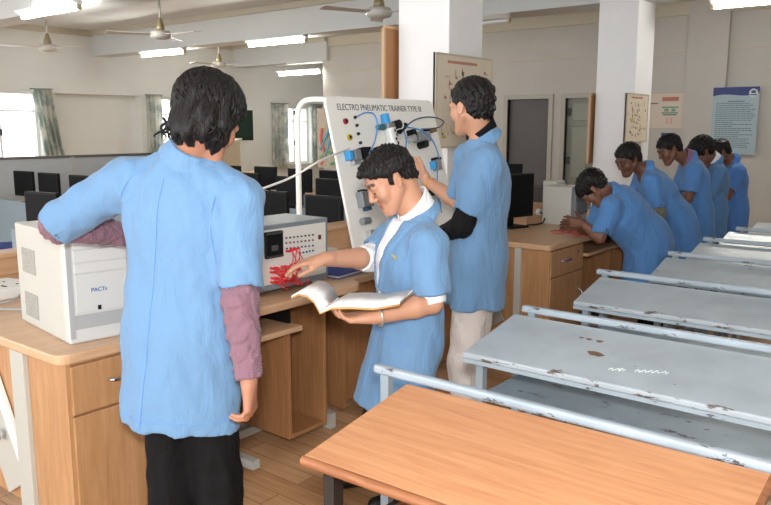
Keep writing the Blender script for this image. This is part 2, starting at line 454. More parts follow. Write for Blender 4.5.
# ------------------------------------------------------------------ lights and fans
M_TUBE = mat('lit_tube', (255, 253, 245), 0.4, emit=75)
M_TUBEOFF = mat('tube_glass', (215, 222, 225), 0.2)
M_HOUS = mat('fitting_white', (225, 226, 222), 0.4)
def tube_light(x, y, z, label, drop=0.0, lit=True):
    o = thing('tube_light', label, 'light', (x, y, z), 0, 'ceiling tube lights')
    h = MB().box(-0.62, 0.62, -0.03, 0.03, 0, 0.05)
    if drop > 0:
        for k in (-0.4, 0.4): h.cyl((k, 0, 0.05), (k, 0, drop), 0.008)
    h.build('housing', M_HOUS, o)
    r = MB(); r.add([(-0.62, -0.03, 0.0), (0.62, -0.03, 0.0), (0.62, -0.085, 0.035), (-0.62, -0.085, 0.035), (-0.62, -0.03, 0.01), (0.62, -0.03, 0.01), (0.62, -0.083, 0.042), (-0.62, -0.083, 0.042)],
          [(0, 1, 2, 3), (4, 7, 6, 5), (0, 3, 7, 4), (1, 5, 6, 2), (0, 4, 5, 1), (3, 2, 6, 7)])
    r.build('reflector', M_HOUS, o)
    MB().cyl((-0.59, 0, -0.028), (0.59, 0, -0.028), 0.022, n=12).build('tube', M_TUBE if lit else M_TUBEOFF, o)
    for s_ in (-1, 1): MB().box(s_ * 0.585, s_ * 0.62, -0.022, 0.022, -0.05, 0).build('end_cap', mat('cap_cream', (190, 175, 140), 0.5), o)
    return o
tube_light(-8.2, 4.42, 2.80, 'double tube light cut by the top frame edge, above the partition', 0.5)
tube_light(-11.3, 8.06, 2.80, 'lit tube light below the beam, left of the dark-haired man\'s head', 0.05)
tube_light(-8.5, 8.06, 2.80, 'lit tube light under the beam, above and right of the long-haired man', 0.05)
tube_light(-11.4, 11.44, 2.66, 'smallest and farthest lit tube light, on the beam before the bay window', 0.2)
tube_light(-5.2, 8.06, 2.80, 'unlit tube light half hidden by the near pillar', 0.05, False)
tube_light(-1.85, 8.5, 2.80, 'tube light in the upper right corner above the blue poster', 0.5)

M_FAN = mat('fan_enamel', (196, 192, 184), 0.35)
M_BRASS = mat('fan_cup', (150, 138, 105), 0.4, 0.4)
def ceiling_fan(x, y, z, ang, label):
    o = thing('ceiling_fan', label, 'fan', (x, y, z), ang, 'ceiling fans')
    MB().cyl((0, 0, 0.12), (0, 0, 3.3 - z), 0.013).build('rod', M_FAN, o)
    MB().lathe([(0.05, 3.22 - z), (0.05, 3.28 - z), (0.03, 3.3 - z)]).build('canopy', M_BRASS, o)
    MB().lathe([(0.018, 0.2), (0.05, 0.1), (0.055, 0.06), (0.03, 0.05)]).build('cup', M_BRASS, o)
    MB().lathe([(0.04, 0.06), (0.11, 0.045), (0.13, 0.0), (0.11, -0.035), (0.05, -0.05), (0.01, -0.052)]).build('motor', M_FAN, o)
    for k in range(3):
        a = k * 2 * PI / 3
        c, s_ = math.cos(a), math.sin(a)
        P = lambda r, wv, z_: (r * c - wv * s_, r * s_ + wv * c, z_)
        b = MB().hexa([P(0.12, -0.05, 0.0), P(0.62, -0.065, -0.006), P(0.62, 0.065, 0.010), P(0.12, 0.05, 0.008)],
                      [P(0.12, -0.05, 0.006), P(0.62, -0.065, 0.0), P(0.62, 0.065, 0.016), P(0.12, 0.05, 0.014)])
        b.build('blade', M_FAN, o)
    return o
ceiling_fan(-10.4, 5.55, 2.62, 0.35, 'ceiling fan at upper left under the cut-off tube light')
ceiling_fan(-7.9, 5.62, 2.62, 0.1, 'ceiling fan on a long rod above the long-haired man')
ceiling_fan(-10.85, 8.9, 2.62, 0.6, 'small distant ceiling fan just above the long-haired head')
ceiling_fan(-4.75, 5.85, 2.62, 0.2, 'ceiling fan beside the top of the near white pillar')

# ------------------------------------------------------------------ charts and posters
M_BOARDBACK = mat('hardboard', (178, 128, 86), 0.6, var=0.06, vscale=5)
M_PAPER = mat('aged_paper', (224, 212, 190), 0.55, var=0.04, vscale=6)
M_INK = mat('faded_ink', (150, 132, 120), 0.7)
M_RED = mat('red_ink', (190, 120, 105), 0.7); M_YEL = mat('yellow_ink', (205, 185, 100), 0.7); M_GRN = mat('green_ink', (120, 160, 135), 0.7); M_DKB = mat('dark_ink', (84, 86, 90), 0.7)
def chart_on_pillar(x, y0, y1, z0, z1, label):
    o = thing('wall_chart', label, 'chart', (x, y0, z0), 0, 'framed circuit charts')
    W_, H_ = y1 - y0, z1 - z0
    MB().box(-0.015, 0, 0, W_, 0, H_).build('backing', M_BOARDBACK, o)
    MB().box(0, 0.003, 0.012, W_ - 0.012, 0.012, H_ - 0.012).build('sheet', M_PAPER, o)
    f = MB(); 
    for a in ((0, 0.012, 0, H_), (W_ - 0.012, W_, 0, H_)): f.box(-0.015, 0.008, a[0], a[1], a[2], a[3])
    for a in ((0.012, W_ - 0.012, 0, 0.012), (0.012, W_ - 0.012, H_ - 0.012, H_)): f.box(-0.015, 0.008, a[0], a[1], a[2], a[3])
    f.build('frame', mat('chart_frame', (196, 182, 160), 0.5), o)
    rnd = random.Random(int(y0 * 100)); di = MB(); dr = MB(); dy = MB()
    for i in range(26): dr.box(0.003, 0.0045, W_ * (0.2 + 0.02 * i), W_ * (0.2 + 0.02 * i) + 0.011, H_ * 0.90, H_ * 0.93)
    for i in range(46):
        a, b = rnd.uniform(0.08, 0.86) * W_, rnd.uniform(0.1, 0.82) * H_
        q = rnd.choice((di, di, dr, dy))
        if rnd.random() < 0.5: q.box(0.003, 0.0045, a, a + rnd.uniform(0.02, 0.07), b, b + 0.005)
        else: q.box(0.003, 0.0045, a, a + 0.005, b, b + rnd.uniform(0.02, 0.07))
        if rnd.random() < 0.5: q.box(0.003, 0.0045, a, a + 0.025, b, b + 0.02)
    di.build('line_drawing', M_INK, o); dr.build('red_drawing', M_RED, o); dy.build('yellow_drawing', M_YEL, o)
    return o
chart_on_pillar(-3.07, 4.39, 5.14, 1.40, 2.055, 'framed circuit chart on the near white pillar behind the standing man\'s head')
chart_on_pillar(-3.0, 7.69, 8.3, 1.39, 1.89, 'framed chart sticking out from the far white pillar')
def hardboard(x, y0, y1, z0, z1, label):
    o = thing('display_board', label, 'board', (x, y0, z0), 0, 'brown display boards on the pillars')
    MB().box(-0.012, 0, 0, y1 - y0, 0, z1 - z0).build('panel', M_BOARDBACK, o)
    f = MB().box(-0.018, 0.006, -0.02, 0, 0, z1 - z0).box(-0.018, 0.006, 0, y1 - y0, z1 - z0, z1 - z0 + 0.02)
    f.build('edging', mat('pale_edging', (206, 170, 132), 0.5), o)
hardboard(-3.58, 4.48, 5.1, 1.2, 2.26, 'brown back of a display board on the left of the near pillar')
hardboard(-3.49, 7.93, 8.5, 1.15, 1.89, 'thin brown board edge on the left of the far pillar, before the door')

o = thing('circuit_poster', 'landscape chart with coloured blocks on the far wall, beside the far pillar', 'chart', (-4.2, YB - 0.004, 1.53))
MB().box(0, 0.58, -0.012, 0, 0, 0.5).build('sheet', mat('beige_sheet', (214, 200, 184), 0.5), o)
f = MB()
for a in ((-0.012, 0, -0.012, 0.512), (0.58, 0.592, -0.012, 0.512)): f.box(a[0], a[1], -0.018, 0, a[2], a[3])
for a in ((0, 0.58, -0.012, 0), (0, 0.58, 0.5, 0.512)): f.box(a[0], a[1], -0.018, 0, a[2], a[3])
f.build('frame', mat('chart_frame', (196, 182, 160)), o)
MB().box(0.26, 0.5, -0.014, -0.012, 0.39, 0.45).build('red_block', M_RED, o)
m = MB()
for z in (0.21, 0.29): m.box(0.26, 0.5, -0.014, -0.012, z, z + 0.022)
m.box(0.3, 0.36, -0.014, -0.012, 0.24, 0.28).box(0.4, 0.46, -0.014, -0.012, 0.24, 0.28)
m.build('green_block', M_GRN, o)
m = MB(); m.box(0.08, 0.2, -0.014, -0.012, 0.35, 0.365).box(0.28, 0.48, -0.014, -0.012, 0.185, 0.2)
m.build('dark_block', M_DKB, o)
m = MB(); m.box(0.33, 0.36, -0.014, -0.012, 0.06, 0.15).box(0.39, 0.42, -0.014, -0.012, 0.06, 0.15)
m.build('pink_block', mat('pink_ink', (214, 165, 158), 0.7), o)
tag(MB().box(-3.93, -3.83, YB - 0.012, YB, 1.33, 1.46).build('wall_plate', mat('blue_plate', (44, 50, 120), 0.4)), 'small dark blue plate on the far wall under the landscape chart', 'sign')

o = thing('poster', 'pale blue notice poster with a dark blue wavy heading on the far wall', 'poster', (-3.2, YB - 0.104, 1.17))
PW, PH = 0.6, 0.92
MB().box(0, PW, -0.006, 0, 0, PH).build('sheet', mat('pale_blue_sheet', (162, 182, 190), 0.45), o)
pts = [(0, PH), (PW, PH)] + [(PW * (1 - t), PH - 0.09 - 0.035 * t - 0.018 * math.sin(t * 6)) for t in [k / 16 for k in range(17)]]
m = MB(); n = len(pts)
m.add([(x, -0.0075, z) for x, z in pts] + [(x, -0.006, z) for x, z in pts], [tuple(range(n)), tuple(range(2 * n - 1, n - 1, -1))] + [(i, n + i, n + (i + 1) % n, (i + 1) % n) for i in range(n)])
m.build('heading_band', mat('navy_band', (38, 52, 116), 0.4), o)
m = MB(); m.lathe([(0.0, 0), (0.058, 0.0), (0.058, 0.0015)], (PW - 0.075, -0.009, PH - 0.085), 24, 'Y')
m.build('emblem_disc', mat('emblem_white', (225, 232, 236), 0.5), o)
m = MB(); m.obox((PW - 0.075, -0.0105, PH - 0.07), (0.028, 0, 0), (0, 0.001, 0), (0, 0, 0.018)).box(PW - 0.12, PW - 0.03, -0.011, -0.0095, PH - 0.115, PH - 0.1)
m.build('emblem', mat('emblem_navy', (40, 70, 110), 0.5), o)
rnd = random.Random(5); m = MB(); z = PH - 0.2
m.box(0.2, 0.42, -0.0075, -0.006, z, z + 0.012)
for i in range(22):
    z -= 0.0285
    L = rnd.choice((0.47, 0.44, 0.46, 0.2, 0.42, 0.47, 0.3))
    x = 0.05
    while x < 0.05 + L:
        ww = rnd.uniform(0.02, 0.05); m.box(x, x + ww, -0.0075, -0.006, z, z + 0.010); x += ww + 0.008
m.build('text_lines', mat('notice_ink', (84, 104, 116), 0.6), o)
tag(MB().box(-3.02, -2.93, YB - 0.108, YB - 0.1, 0.62, 1.0).build('notice_strip', mat('yellowed_strip', (205, 184, 130), 0.6)), 'narrow yellowed paper strip on the far wall below the blue poster', 'notice')

# ------------------------------------------------------------------ office partition and computer rows
M_PART = mat('partition_fabric', (172, 176, 178), 0.9, var=0.05, vscale=40)
M_RAIL = mat('partition_rail', (98, 96, 92), 0.5)
o = thing('partition_screen', 'long grey fabric partition with a dark top rail under the large window', 'partition', (-9.0, 2.2, 0))
MB().box(-0.025, 0.025, 0, 4.2, 0.1, 1.17).build('panel', M_PART, o)
MB().box(-0.03, 0.03, 0, 4.2, 1.17, 1.2).build('top_rail', M_RAIL, o)
MB().box(-0.03, 0.03, 0, 4.2, 0, 0.1).build('base_rail', M_RAIL, o)
for y in (0.0, 1.4, 2.8, 4.2): MB().box(-0.035, 0.035, y - 0.025, y + 0.025, 0, 1.18).build('post', mat('partition_post', (176, 176, 170), 0.5), o)

M_TABLE = mat('table_laminate', (178, 150, 122), 0.5)
M_BLUEGREY = mat('blue_grey_panel', (140, 156, 166), 0.6, var=0.04, vscale=12)
M_BLACK = mat('black_plastic', (13, 14, 15), 0.55, spec=0.3)
M_SCREEN = mat('dark_screen', (10, 10, 12), 0.6, spec=0.2)
def computer_table(x0, x1, y, label):
    o = thing('computer_table', label, 'table', (x0, y, 0), 0, 'long computer tables')
    L = x1 - x0
    MB().box(0, L, -0.3, 0.3, 0.67, 0.70).build('table_top', M_TABLE, o)
    MB().box(0, L, -0.33, -0.3, 0.12, 0.78).build('modesty_panel', M_BLUEGREY, o)
    n = max(2, int(L / 1.2) + 1)
    for i in range(n):
        x = 0.03 + (L - 0.06) * i / (n - 1)
        MB().box(x - 0.02, x + 0.02, -0.29, 0.28, 0, 0.67).build('leg_panel', M_BLUEGREY, o)
    return o
computer_table(-5.84, -4.9, 3.05, 'computer table nearest the white computer case, behind the counter')
computer_table(-8.9, -3.5, 4.1, 'second long computer table, behind the tall trainer frame')
computer_table(-8.9, -4.4, 5.4, 'third long computer table in the lab')
computer_table(-8.6, -5.2, 6.55, 'farthest computer table, near the bay window')
def monitor(x, y, z, a, label, grp='computer monitors on the rear tables', wd=0.35, ht=0.28):
    o = thing('monitor', label, 'monitor', (x, y, z), a, grp)
    MB().box(-0.1, 0.1, -0.08, 0.08, 0, 0.015).build('stand_base', M_BLACK, o, bevel=0.004)
    MB().box(-0.03, 0.03, 0.02, 0.05, 0.015, 0.2).build('stand_neck', M_BLACK, o)
    MB().box(-wd / 2, wd / 2, -0.02, 0.02, 0.08, 0.08 + ht).build('casing', M_BLACK, o, bevel=0.006)
    MB().box(-wd / 2 + 0.015, wd / 2 - 0.015, -0.022, -0.02, 0.10, 0.065 + ht).build('screen', M_SCREEN, o)
    return o
mons = [(-5.64, 2.88, 0.2, 'black monitor just above the white computer case'),
        (-7.3, 4.15, 0.12, 'black monitor beside the man\'s blue left sleeve'),
        (-7.95, 4.15, 0.1, 'black monitor in the middle of the partition row'),
        (-8.5, 4.15, 0.1, 'leftmost black monitor before the grey partition'),
        (-4.36, 4.05, 0.0, 'black monitor behind the right shoulder of the long-haired man'),
        (-3.76, 4.0, 0.0, 'wide black monitor between the white frame and the trainer board'),
        (-5.5, 5.35, 0.0, 'black monitor left of the white upright pipe, middle row'),
        (-4.95, 5.35, 0.0, 'black monitor right of the white pipe, middle row'),
        (-6.3, 5.5, 0.1, 'black monitor beside the long-haired man\'s collar, middle row'),
        (-7.1, 6.5, 0.1, 'black monitor under the cream box, far row'),
        (-6.45, 6.45, 0.1, 'black monitor below the bay window, far row'),
        (-5.9, 6.4, 0.0, 'rightmost black monitor of the far row'),
        (-7.65, 6.4, 0.1, 'black monitor below the green notice board, far row')]
for x, y, a, lb in mons: monitor(x, y, 0.70, a, lb)

M_BLUE = mat('royal_blue_cloth', (40, 62, 140), 0.8, bump=0.1, bscale=200)
def chair(x, y, a, label):
    o = thing('office_chair', label, 'chair', (x, y, 0), a, 'blue chairs at the computer tables')
    MB().box(-0.22, 0.22, -0.22, 0.22, 0.43, 0.49).build('seat', M_BLUE, o, bevel=0.025)
    MB().box(-0.2, 0.2, 0.2, 0.25, 0.56, 0.82).build('backrest', M_BLUE, o, bevel=0.02)
    MB().tube([(0, 0.1, 0.43), (0, 0.24, 0.44), (0, 0.27, 0.6)], 0.015).build('back_support', M_BLACK, o)
    MB().cyl((0, 0, 0.1), (0, 0, 0.43), 0.025).build('column', M_BLACK, o)
    for k in range(5):
        q = k * 2 * PI / 5
        MB().hexa([(0.02 * math.cos(q + 1.57), 0.02 * math.sin(q + 1.57), 0.07), (0.28 * math.cos(q), 0.28 * math.sin(q), 0.05), (0.28 * math.cos(q) + 0.03 * math.sin(q), 0.28 * math.sin(q) - 0.03 * math.cos(q), 0.05), (0.02 * math.cos(q - 1.57), 0.02 * math.sin(q - 1.57), 0.07)],
                  [(0.02 * math.cos(q + 1.57), 0.02 * math.sin(q + 1.57), 0.11), (0.28 * math.cos(q), 0.28 * math.sin(q), 0.075), (0.28 * math.cos(q) + 0.03 * math.sin(q), 0.28 * math.sin(q) - 0.03 * math.cos(q), 0.075), (0.02 * math.cos(q - 1.57), 0.02 * math.sin(q - 1.57), 0.11)]).build('leg', M_BLACK, o)
        MB().cyl((0.27 * math.cos(q) - 0.012, 0.27 * math.sin(q), 0.027), (0.27 * math.cos(q) + 0.012, 0.27 * math.sin(q), 0.027), 0.026).build('caster', M_BLACK, o)
chair(-6.95, 3.2, 2.6, 'blue office chair at the left photo edge, below the partition monitors')
chair(-4.9, 4.72, 3.1, 'blue office chair left of the foot of the white upright pipe')

o = thing('storage_box', 'cream box lying on a table in front of the green notice board wall', 'box', (-8.6, 7.45, 0.0))
MB().box(-0.3, 0.35, -0.25, 0.25, 0, 0.85).build('cabinet', mat('cream_cabinet', (214, 204, 178), 0.6), o, bevel=0.01)
MB().box(-0.32, 0.37, -0.27, 0.27, 0.85, 0.89).build('lid', mat('wood_lid', (190, 150, 110), 0.5), o)
o = thing('lectern', 'tall cream cabinet with a sloping top below the green notice board', 'cabinet', (-11.3, 9.2, 0.0))
MB().hexa([(-0.3, -0.25, 0), (0.3, -0.25, 0), (0.3, 0.25, 0), (-0.3, 0.25, 0)], [(-0.3, -0.25, 1.15), (0.3, -0.25, 1.15), (0.3, 0.25, 1.3), (-0.3, 0.25, 1.3)]).build('body', mat('cream_cabinet', (214, 204, 178)), o)
MB().hexa([(-0.33, -0.28, 1.15), (0.33, -0.28, 1.15), (0.33, 0.28, 1.31), (-0.33, 0.28, 1.31)], [(-0.33, -0.28, 1.18), (0.33, -0.28, 1.18), (0.33, 0.28, 1.34), (-0.33, 0.28, 1.34)]).build('lid', mat('cream_lid', (222, 214, 190), 0.6), o)
o = thing('laptop', 'small dark computer screen standing before the dark doorway', 'computer', (-5.05, 8.9, 0.0), 0.3)
MB().box(-0.5, 0.5, -0.25, 0.25, 0.0, 0.78).build('desk', mat('dark_desk', (70, 66, 64), 0.6), o)
MB().box(-0.19, 0.19, -0.2, 0.06, 0.78, 0.80).build('keyboard_deck', M_BLACK, o)
MB().obox((0, 0.08, 0.93), (0.19, 0, 0), (0, 0.008, 0.002), (0, 0.035, 0.13)).build('screen', M_SCREEN, o)

# ------------------------------------------------------------------ lab counters
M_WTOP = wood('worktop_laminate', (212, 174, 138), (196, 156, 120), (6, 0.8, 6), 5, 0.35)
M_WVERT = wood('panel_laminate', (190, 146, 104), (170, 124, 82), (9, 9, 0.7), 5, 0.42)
M_WSHADED = wood('shaded_laminate', (172, 124, 82), (148, 102, 64), (9, 9, 0.7), 5, 0.45)  # the panel laminate again, darkened to carry the shade in its colour
M_GREYP = mat('grey_powder_coat', (186, 186, 178), 0.4)
M_CHROME = mat('chrome', (210, 210, 212), 0.15, 1.0)
M_SHADOWBOX = mat('recess_board_shade', (120, 82, 52), 0.6)  # back board browned down, with the kneehole's shade put into its colour
def rounded(poly, r, which):
    out = []
    for i, p in enumerate(poly):
        if i not in which: out.append(p); continue
        a, b = Vector(poly[i - 1]), Vector(poly[(i + 1) % len(poly)]); p = Vector(p)
        u, v = (a - p).normalized(), (b - p).normalized()
        for k in range(7):
            t = k / 6; q = (1 - t) ** 2 * (p + u * r) + 2 * t * (1 - t) * p + t * t * (p + v * r)
            out.append((q.x, q.y))
    return out
def counter(loc, label, run1, depth1, run2, depth2, ledge=True, lx=-0.385):
    o = thing('lab_counter', label, 'counter', loc, 0, 'wood laminate lab counters')
    p = [(0, 0), (0, run1), (-0.12, run1 + 0.06), (-0.12, run1 + run2), (-depth2, run1 + run2), (-depth2, run1), (-depth1, run1), (-depth1, 0)]
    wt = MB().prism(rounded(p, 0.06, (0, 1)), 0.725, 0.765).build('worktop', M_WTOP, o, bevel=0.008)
    # end panel and its grey steel leg
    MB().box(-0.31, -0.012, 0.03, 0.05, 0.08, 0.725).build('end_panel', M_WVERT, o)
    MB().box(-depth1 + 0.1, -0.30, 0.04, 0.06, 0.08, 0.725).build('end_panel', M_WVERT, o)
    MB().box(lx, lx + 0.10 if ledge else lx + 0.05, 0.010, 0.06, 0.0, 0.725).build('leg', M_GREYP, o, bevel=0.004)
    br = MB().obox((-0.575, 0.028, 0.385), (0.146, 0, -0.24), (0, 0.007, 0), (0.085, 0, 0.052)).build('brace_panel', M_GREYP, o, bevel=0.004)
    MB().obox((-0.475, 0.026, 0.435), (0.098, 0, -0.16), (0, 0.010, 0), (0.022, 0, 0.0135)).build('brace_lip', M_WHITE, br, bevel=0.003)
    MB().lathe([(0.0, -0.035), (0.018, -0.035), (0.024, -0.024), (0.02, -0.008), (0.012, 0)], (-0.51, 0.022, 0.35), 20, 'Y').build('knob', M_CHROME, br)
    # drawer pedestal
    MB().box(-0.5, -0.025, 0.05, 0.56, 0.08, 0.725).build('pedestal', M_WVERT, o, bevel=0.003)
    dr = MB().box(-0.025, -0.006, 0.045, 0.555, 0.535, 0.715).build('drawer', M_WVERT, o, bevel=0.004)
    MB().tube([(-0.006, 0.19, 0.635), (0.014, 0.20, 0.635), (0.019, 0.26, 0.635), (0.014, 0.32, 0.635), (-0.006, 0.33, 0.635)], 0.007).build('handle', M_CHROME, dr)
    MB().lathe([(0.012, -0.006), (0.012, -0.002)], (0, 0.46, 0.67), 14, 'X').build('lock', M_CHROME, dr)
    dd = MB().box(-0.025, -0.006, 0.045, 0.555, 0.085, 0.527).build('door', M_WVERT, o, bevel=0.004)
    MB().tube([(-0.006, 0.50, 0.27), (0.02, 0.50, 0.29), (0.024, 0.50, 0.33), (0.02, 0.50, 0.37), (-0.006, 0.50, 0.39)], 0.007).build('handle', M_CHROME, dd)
    # keyboard tray
    tr = MB().box(-0.42, 0.02, 0.585, 1.17, 0.615, 0.64).build('keyboard_tray', M_WTOP, o, bevel=0.004)
    for y in (0.6, 1.148): MB().box(-0.4, -0.05, y, y + 0.012, 0.64, 0.7).build('runner', M_BLACK, tr)
    # open cabinet for a computer case
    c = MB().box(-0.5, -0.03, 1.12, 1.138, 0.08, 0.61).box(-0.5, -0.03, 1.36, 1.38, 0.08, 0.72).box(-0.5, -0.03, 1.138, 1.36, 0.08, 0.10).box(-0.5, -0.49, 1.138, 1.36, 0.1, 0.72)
    c.build('case_cabinet', M_WSHADED, o, bevel=0.002)
    MB().box(-0.48, -0.1, 1.58, 1.60, 0.08, 0.72).box(-0.48, -0.46, 1.38, 1.58, 0.08, 0.72).build('side_panel', M_WSHADED, o)
    MB().box(-0.2, -0.17, 1.60, run1 + run2 - 0.02, 0.08, 0.72).build('front_panel', M_WSHADED, o)
    MB().box(-depth2 + 0.05, -0.2, run1 + run2 - 0.04, run1 + run2 - 0.02, 0.0, 0.72).build('end_panel', M_WSHADED, o)
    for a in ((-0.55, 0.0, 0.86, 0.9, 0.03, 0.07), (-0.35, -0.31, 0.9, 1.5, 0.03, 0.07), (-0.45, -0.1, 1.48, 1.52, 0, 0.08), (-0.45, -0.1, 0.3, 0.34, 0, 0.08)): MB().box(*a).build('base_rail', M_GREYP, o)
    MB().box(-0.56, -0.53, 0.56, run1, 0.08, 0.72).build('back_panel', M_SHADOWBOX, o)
    if depth1 > 1.0:
        for y in (0.1, run1 - 0.1): MB().box(-depth1 + 0.04, -depth1 + 0.09, y - 0.02, y + 0.03, 0, 0.725).build('leg', M_GREYP, o)
    if ledge:
        MB().box(-depth1, -depth1 + 0.03, 0, run1, 0.765, 0.86).box(-depth1 - 0.10, -depth1 + 0.05, 0, run1, 0.86, 0.885).build('raised_ledge', M_WTOP, o, bevel=0.004)
        MB().box(-depth2, -depth2 + 0.03, run1 + 0.02, run1 + run2, 0.765, 0.90).box(-depth2 - 0.1, -depth2 + 0.05, run1 + 0.02, run1 + run2, 0.90, 0.925).build('raised_ledge', M_WTOP, o, bevel=0.004)
    return o
counter((-2.46, 1.27, 0), 'wood counter carrying the white computer case and red-wired control box', 1.62, 1.66, 1.38, 0.84)
counter((-2.27, 4.6, 0), 'wood counter at the back where the students bend over their work', 1.62, 0.76, 1.9, 0.76, False, -0.27)

# ------------------------------------------------------------------ things on the near counter
M_CASE = mat('case_enamel', (196, 196, 188), 0.4)
M_BEZEL = mat('bezel_plastic', (202, 204, 202), 0.4)
M_GREY = mat('grey_plastic', (168, 170, 172), 0.45)
def computer_case(loc, a, label, grp='computer cases on the counters', S=(0.47, 0.2, 0.41), logo=True, vent=True, front=None):
    """depth along -x (front faces +x), width along y"""
    o = thing('computer_case', label, 'computer', loc, a, grp)
    D, W_, H_ = S
    MB().box(-D, -0.02, 0, W_, 0.0, H_).build('shell', M_CASE, o, bevel=0.006)
    MB().box(-0.02, 0.012, 0, W_, 0.0, H_)  .build('front_bezel', front or M_BEZEL, o, bevel=0.008)
    m = MB().box(0.012, 0.016, 0.025, W_ - 0.02, 0.22 * H_, 0.245 * H_).box(0.0, 0.014, 0.02, W_ - 0.015, 0.13 * H_, 0.26 * H_)
    m.build('grey_band', M_GREY, o)
    MB().box(0.008, 0.015, 0.004, 0.022, 0.02, H_ - 0.01).build('grey_strip', M_GREY, o)
    m = MB()
    for z0, z1 in ((0.86, 0.97), (0.74, 0.85), (0.64, 0.73), (0.28, 0.63)): m.box(0.012, 0.017, 0.03, W_ - 0.012, z0 * H_, z1 * H_)
    m.build('drive_cover', front or M_BEZEL, o, bevel=0.002)
    MB().box(0.017, 0.02, 0.45 * W_, 0.5 * W_, 0.29 * H_, 0.33 * H_).box(0.017, 0.019, 0.62 * W_, 0.68 * W_, 0.90 * H_, 0.92 * H_).build('power_switch', M_BLACK, o)
    MB().lathe([(0.008, 0.017), (0.008, 0.022)], (0, W_ - 0.02, 0.33 * H_), 14, 'X').build('lock', mat('dark_iron', (70, 70, 68)), o)
    if vent:
        for z0 in (0.09, 0.53):
            MB().box(-D + 0.07, -D + 0.21, -0.003, 0.0, z0 * H_, (z0 + 0.24) * H_).build('side_vent', mat('vent_mesh', (160, 158, 150), 0.6, var=0.25, vscale=180), o)
    if logo: text_on('PACTs', 0.021, (0.0175, 0.36 * W_, 0.46 * H_), (0, 1, 0), (0, 0, 1), mat('logo_blue', (40, 96, 170), 0.4), o, 'brand_lettering', bold=True)
    return o
computer_case((-2.575, 1.375, 0.765), math.radians(-8), 'white upright computer case under the long-haired man\'s elbow', S=(0.50, 0.24, 0.405))

# control box with the red patch leads
BX = -2.60
def on_x(px, py, X):
    e = Vector((0, 0, EYE)); dv = spot(px, py, 1.0) - e
    return e + dv * (X / dv.x)
cb = thing('control_box', 'grey and white control box with red patch leads plugged into its face', 'instrument', (BX, 2.30, 0.765))
CW, CZ0, CZ1 = 0.49, 0.025, 0.335
MB().box(-0.30, 0, 0, CW, CZ0, CZ1).build('casing', mat('box_grey', (132, 142, 150), 0.45), cb, bevel=0.005)
MB().box(0, 0.003, 0.02, CW - 0.02, CZ0 + 0.03, CZ1 - 0.022).build('face_plate', mat('face_white', (232, 230, 222), 0.4), cb)
for y in (0.05, CW - 0.05): MB().cyl((-0.05, y, 0), (-0.05, y, CZ0), 0.014).build('foot', M_WHITE, cb)
for y in (0.05, CW - 0.05): MB().cyl((-0.25, y, 0), (-0.25, y, CZ0), 0.014).build('foot', M_WHITE, cb)
def face(px, py, lift=0.003):
    q = on_x(px, py, BX + lift); return Vector((lift, q.y - 2.30, q.z - 0.765))
a, b = face(263.5, 232.5), face(281, 256)
mo = MB().box(0.003, 0.022, a.y, b.y, b.z, a.z).build('relay_module', M_BLACK, cb, bevel=0.003)
for i in range(7):
    m = MB(); yy = a.y + (b.y - a.y) * (i + 0.5) / 7; m.box(0.022, 0.026, yy - 0.004, yy + 0.004, a.z - 0.012, a.z - 0.003)
    m.build('terminal', mat('module_grey', (78, 80, 84), 0.5), mo)
    MB().box(0.022, 0.026, yy - 0.004, yy + 0.004, b.z + 0.003, b.z + 0.012).build('terminal', mat('module_grey', (78, 80, 84)), mo)
m = MB().box(0.022, 0.025, a.y + 0.03, a.y + 0.07, b.z + 0.035, b.z + 0.06)
m.build('display', mat('module_grey', (78, 80, 84)), mo)
rows = [(286, 238, 312.5, 234.8, 8, 'black_socket', (52, 54, 62)), (286, 243, 312.5, 240, 8, 'dark_red_socket', (110, 50, 52)), (286.5, 248.5, 312.5, 245.5, 8, 'blue_socket', (46, 60, 120)), (300, 253, 312.5, 250.5, 5, 'blue_socket', (46, 60, 120))]
for xa, ya, xb, yb, n, nm, c in rows:
    for i in range(n):
        q = face(xa + (xb - xa) * i / (n - 1), ya + (yb - ya) * i / (n - 1))
        MB().lathe([(0.0045, 0.0), (0.0045, 0.006), (0.002, 0.006)], q, 8, 'X').build(nm, mat(nm, c, 0.4), cb)
q = face(319, 237); sw = MB().box(0.003, 0.012, q.y - 0.006, q.y + 0.006, q.z - 0.011, q.z + 0.011).build('rocker_switch', mat('switch_red', (96, 30, 34), 0.4), cb)
text_on('MICROCONTROLLER  BASED  PNEUMATIC  TRAINER', 0.0125, face(268, 229.3), (0, 1, 0), (0, 0, 1), mat('panel_ink', (140, 146, 150), 0.6), cb)
M_PLUG = mat('red_plug', (222, 40, 50), 0.35)
plugs = [(px, py) for py in (267.5, 271.5, 277.5, 281.5) for px in (270.5, 274.5, 281, 285, 291)] + [(286, 252.5), (290, 251.5), (293.5, 251), (294.5, 266), (295, 271)]
tips = []
for px, py in plugs:
    q = face(px + random.Random(px * py).uniform(-.6, .6), py - (px - 271) * 0.14 + 0.6)
    MB().cyl(q, q + Vector((0.028, 0.0, 0.001)), 0.0062, 0.0050, n=8).build('patch_plug', M_PLUG, cb); tips.append(q + Vector((0.028, 0, 0.001)))
rnd = random.Random(3)
for i in range(0, len(tips) - 1):
    a, b = tips[i], tips[(i + (5 if i % 3 else 2)) % len(tips)]
    if (a - b).length < 0.012: continue
    md = (a + b) / 2 + Vector((rnd.uniform(0.025, 0.06), 0, -rnd.uniform(0.0, 0.03)))
    MB().tube([a, a + Vector((0.015, 0, -0.002)), md, b + Vector((0.015, 0, -0.002)), b], 0.0024, 6).build('patch_lead', M_PLUG, cb)
a = face(287, 282)
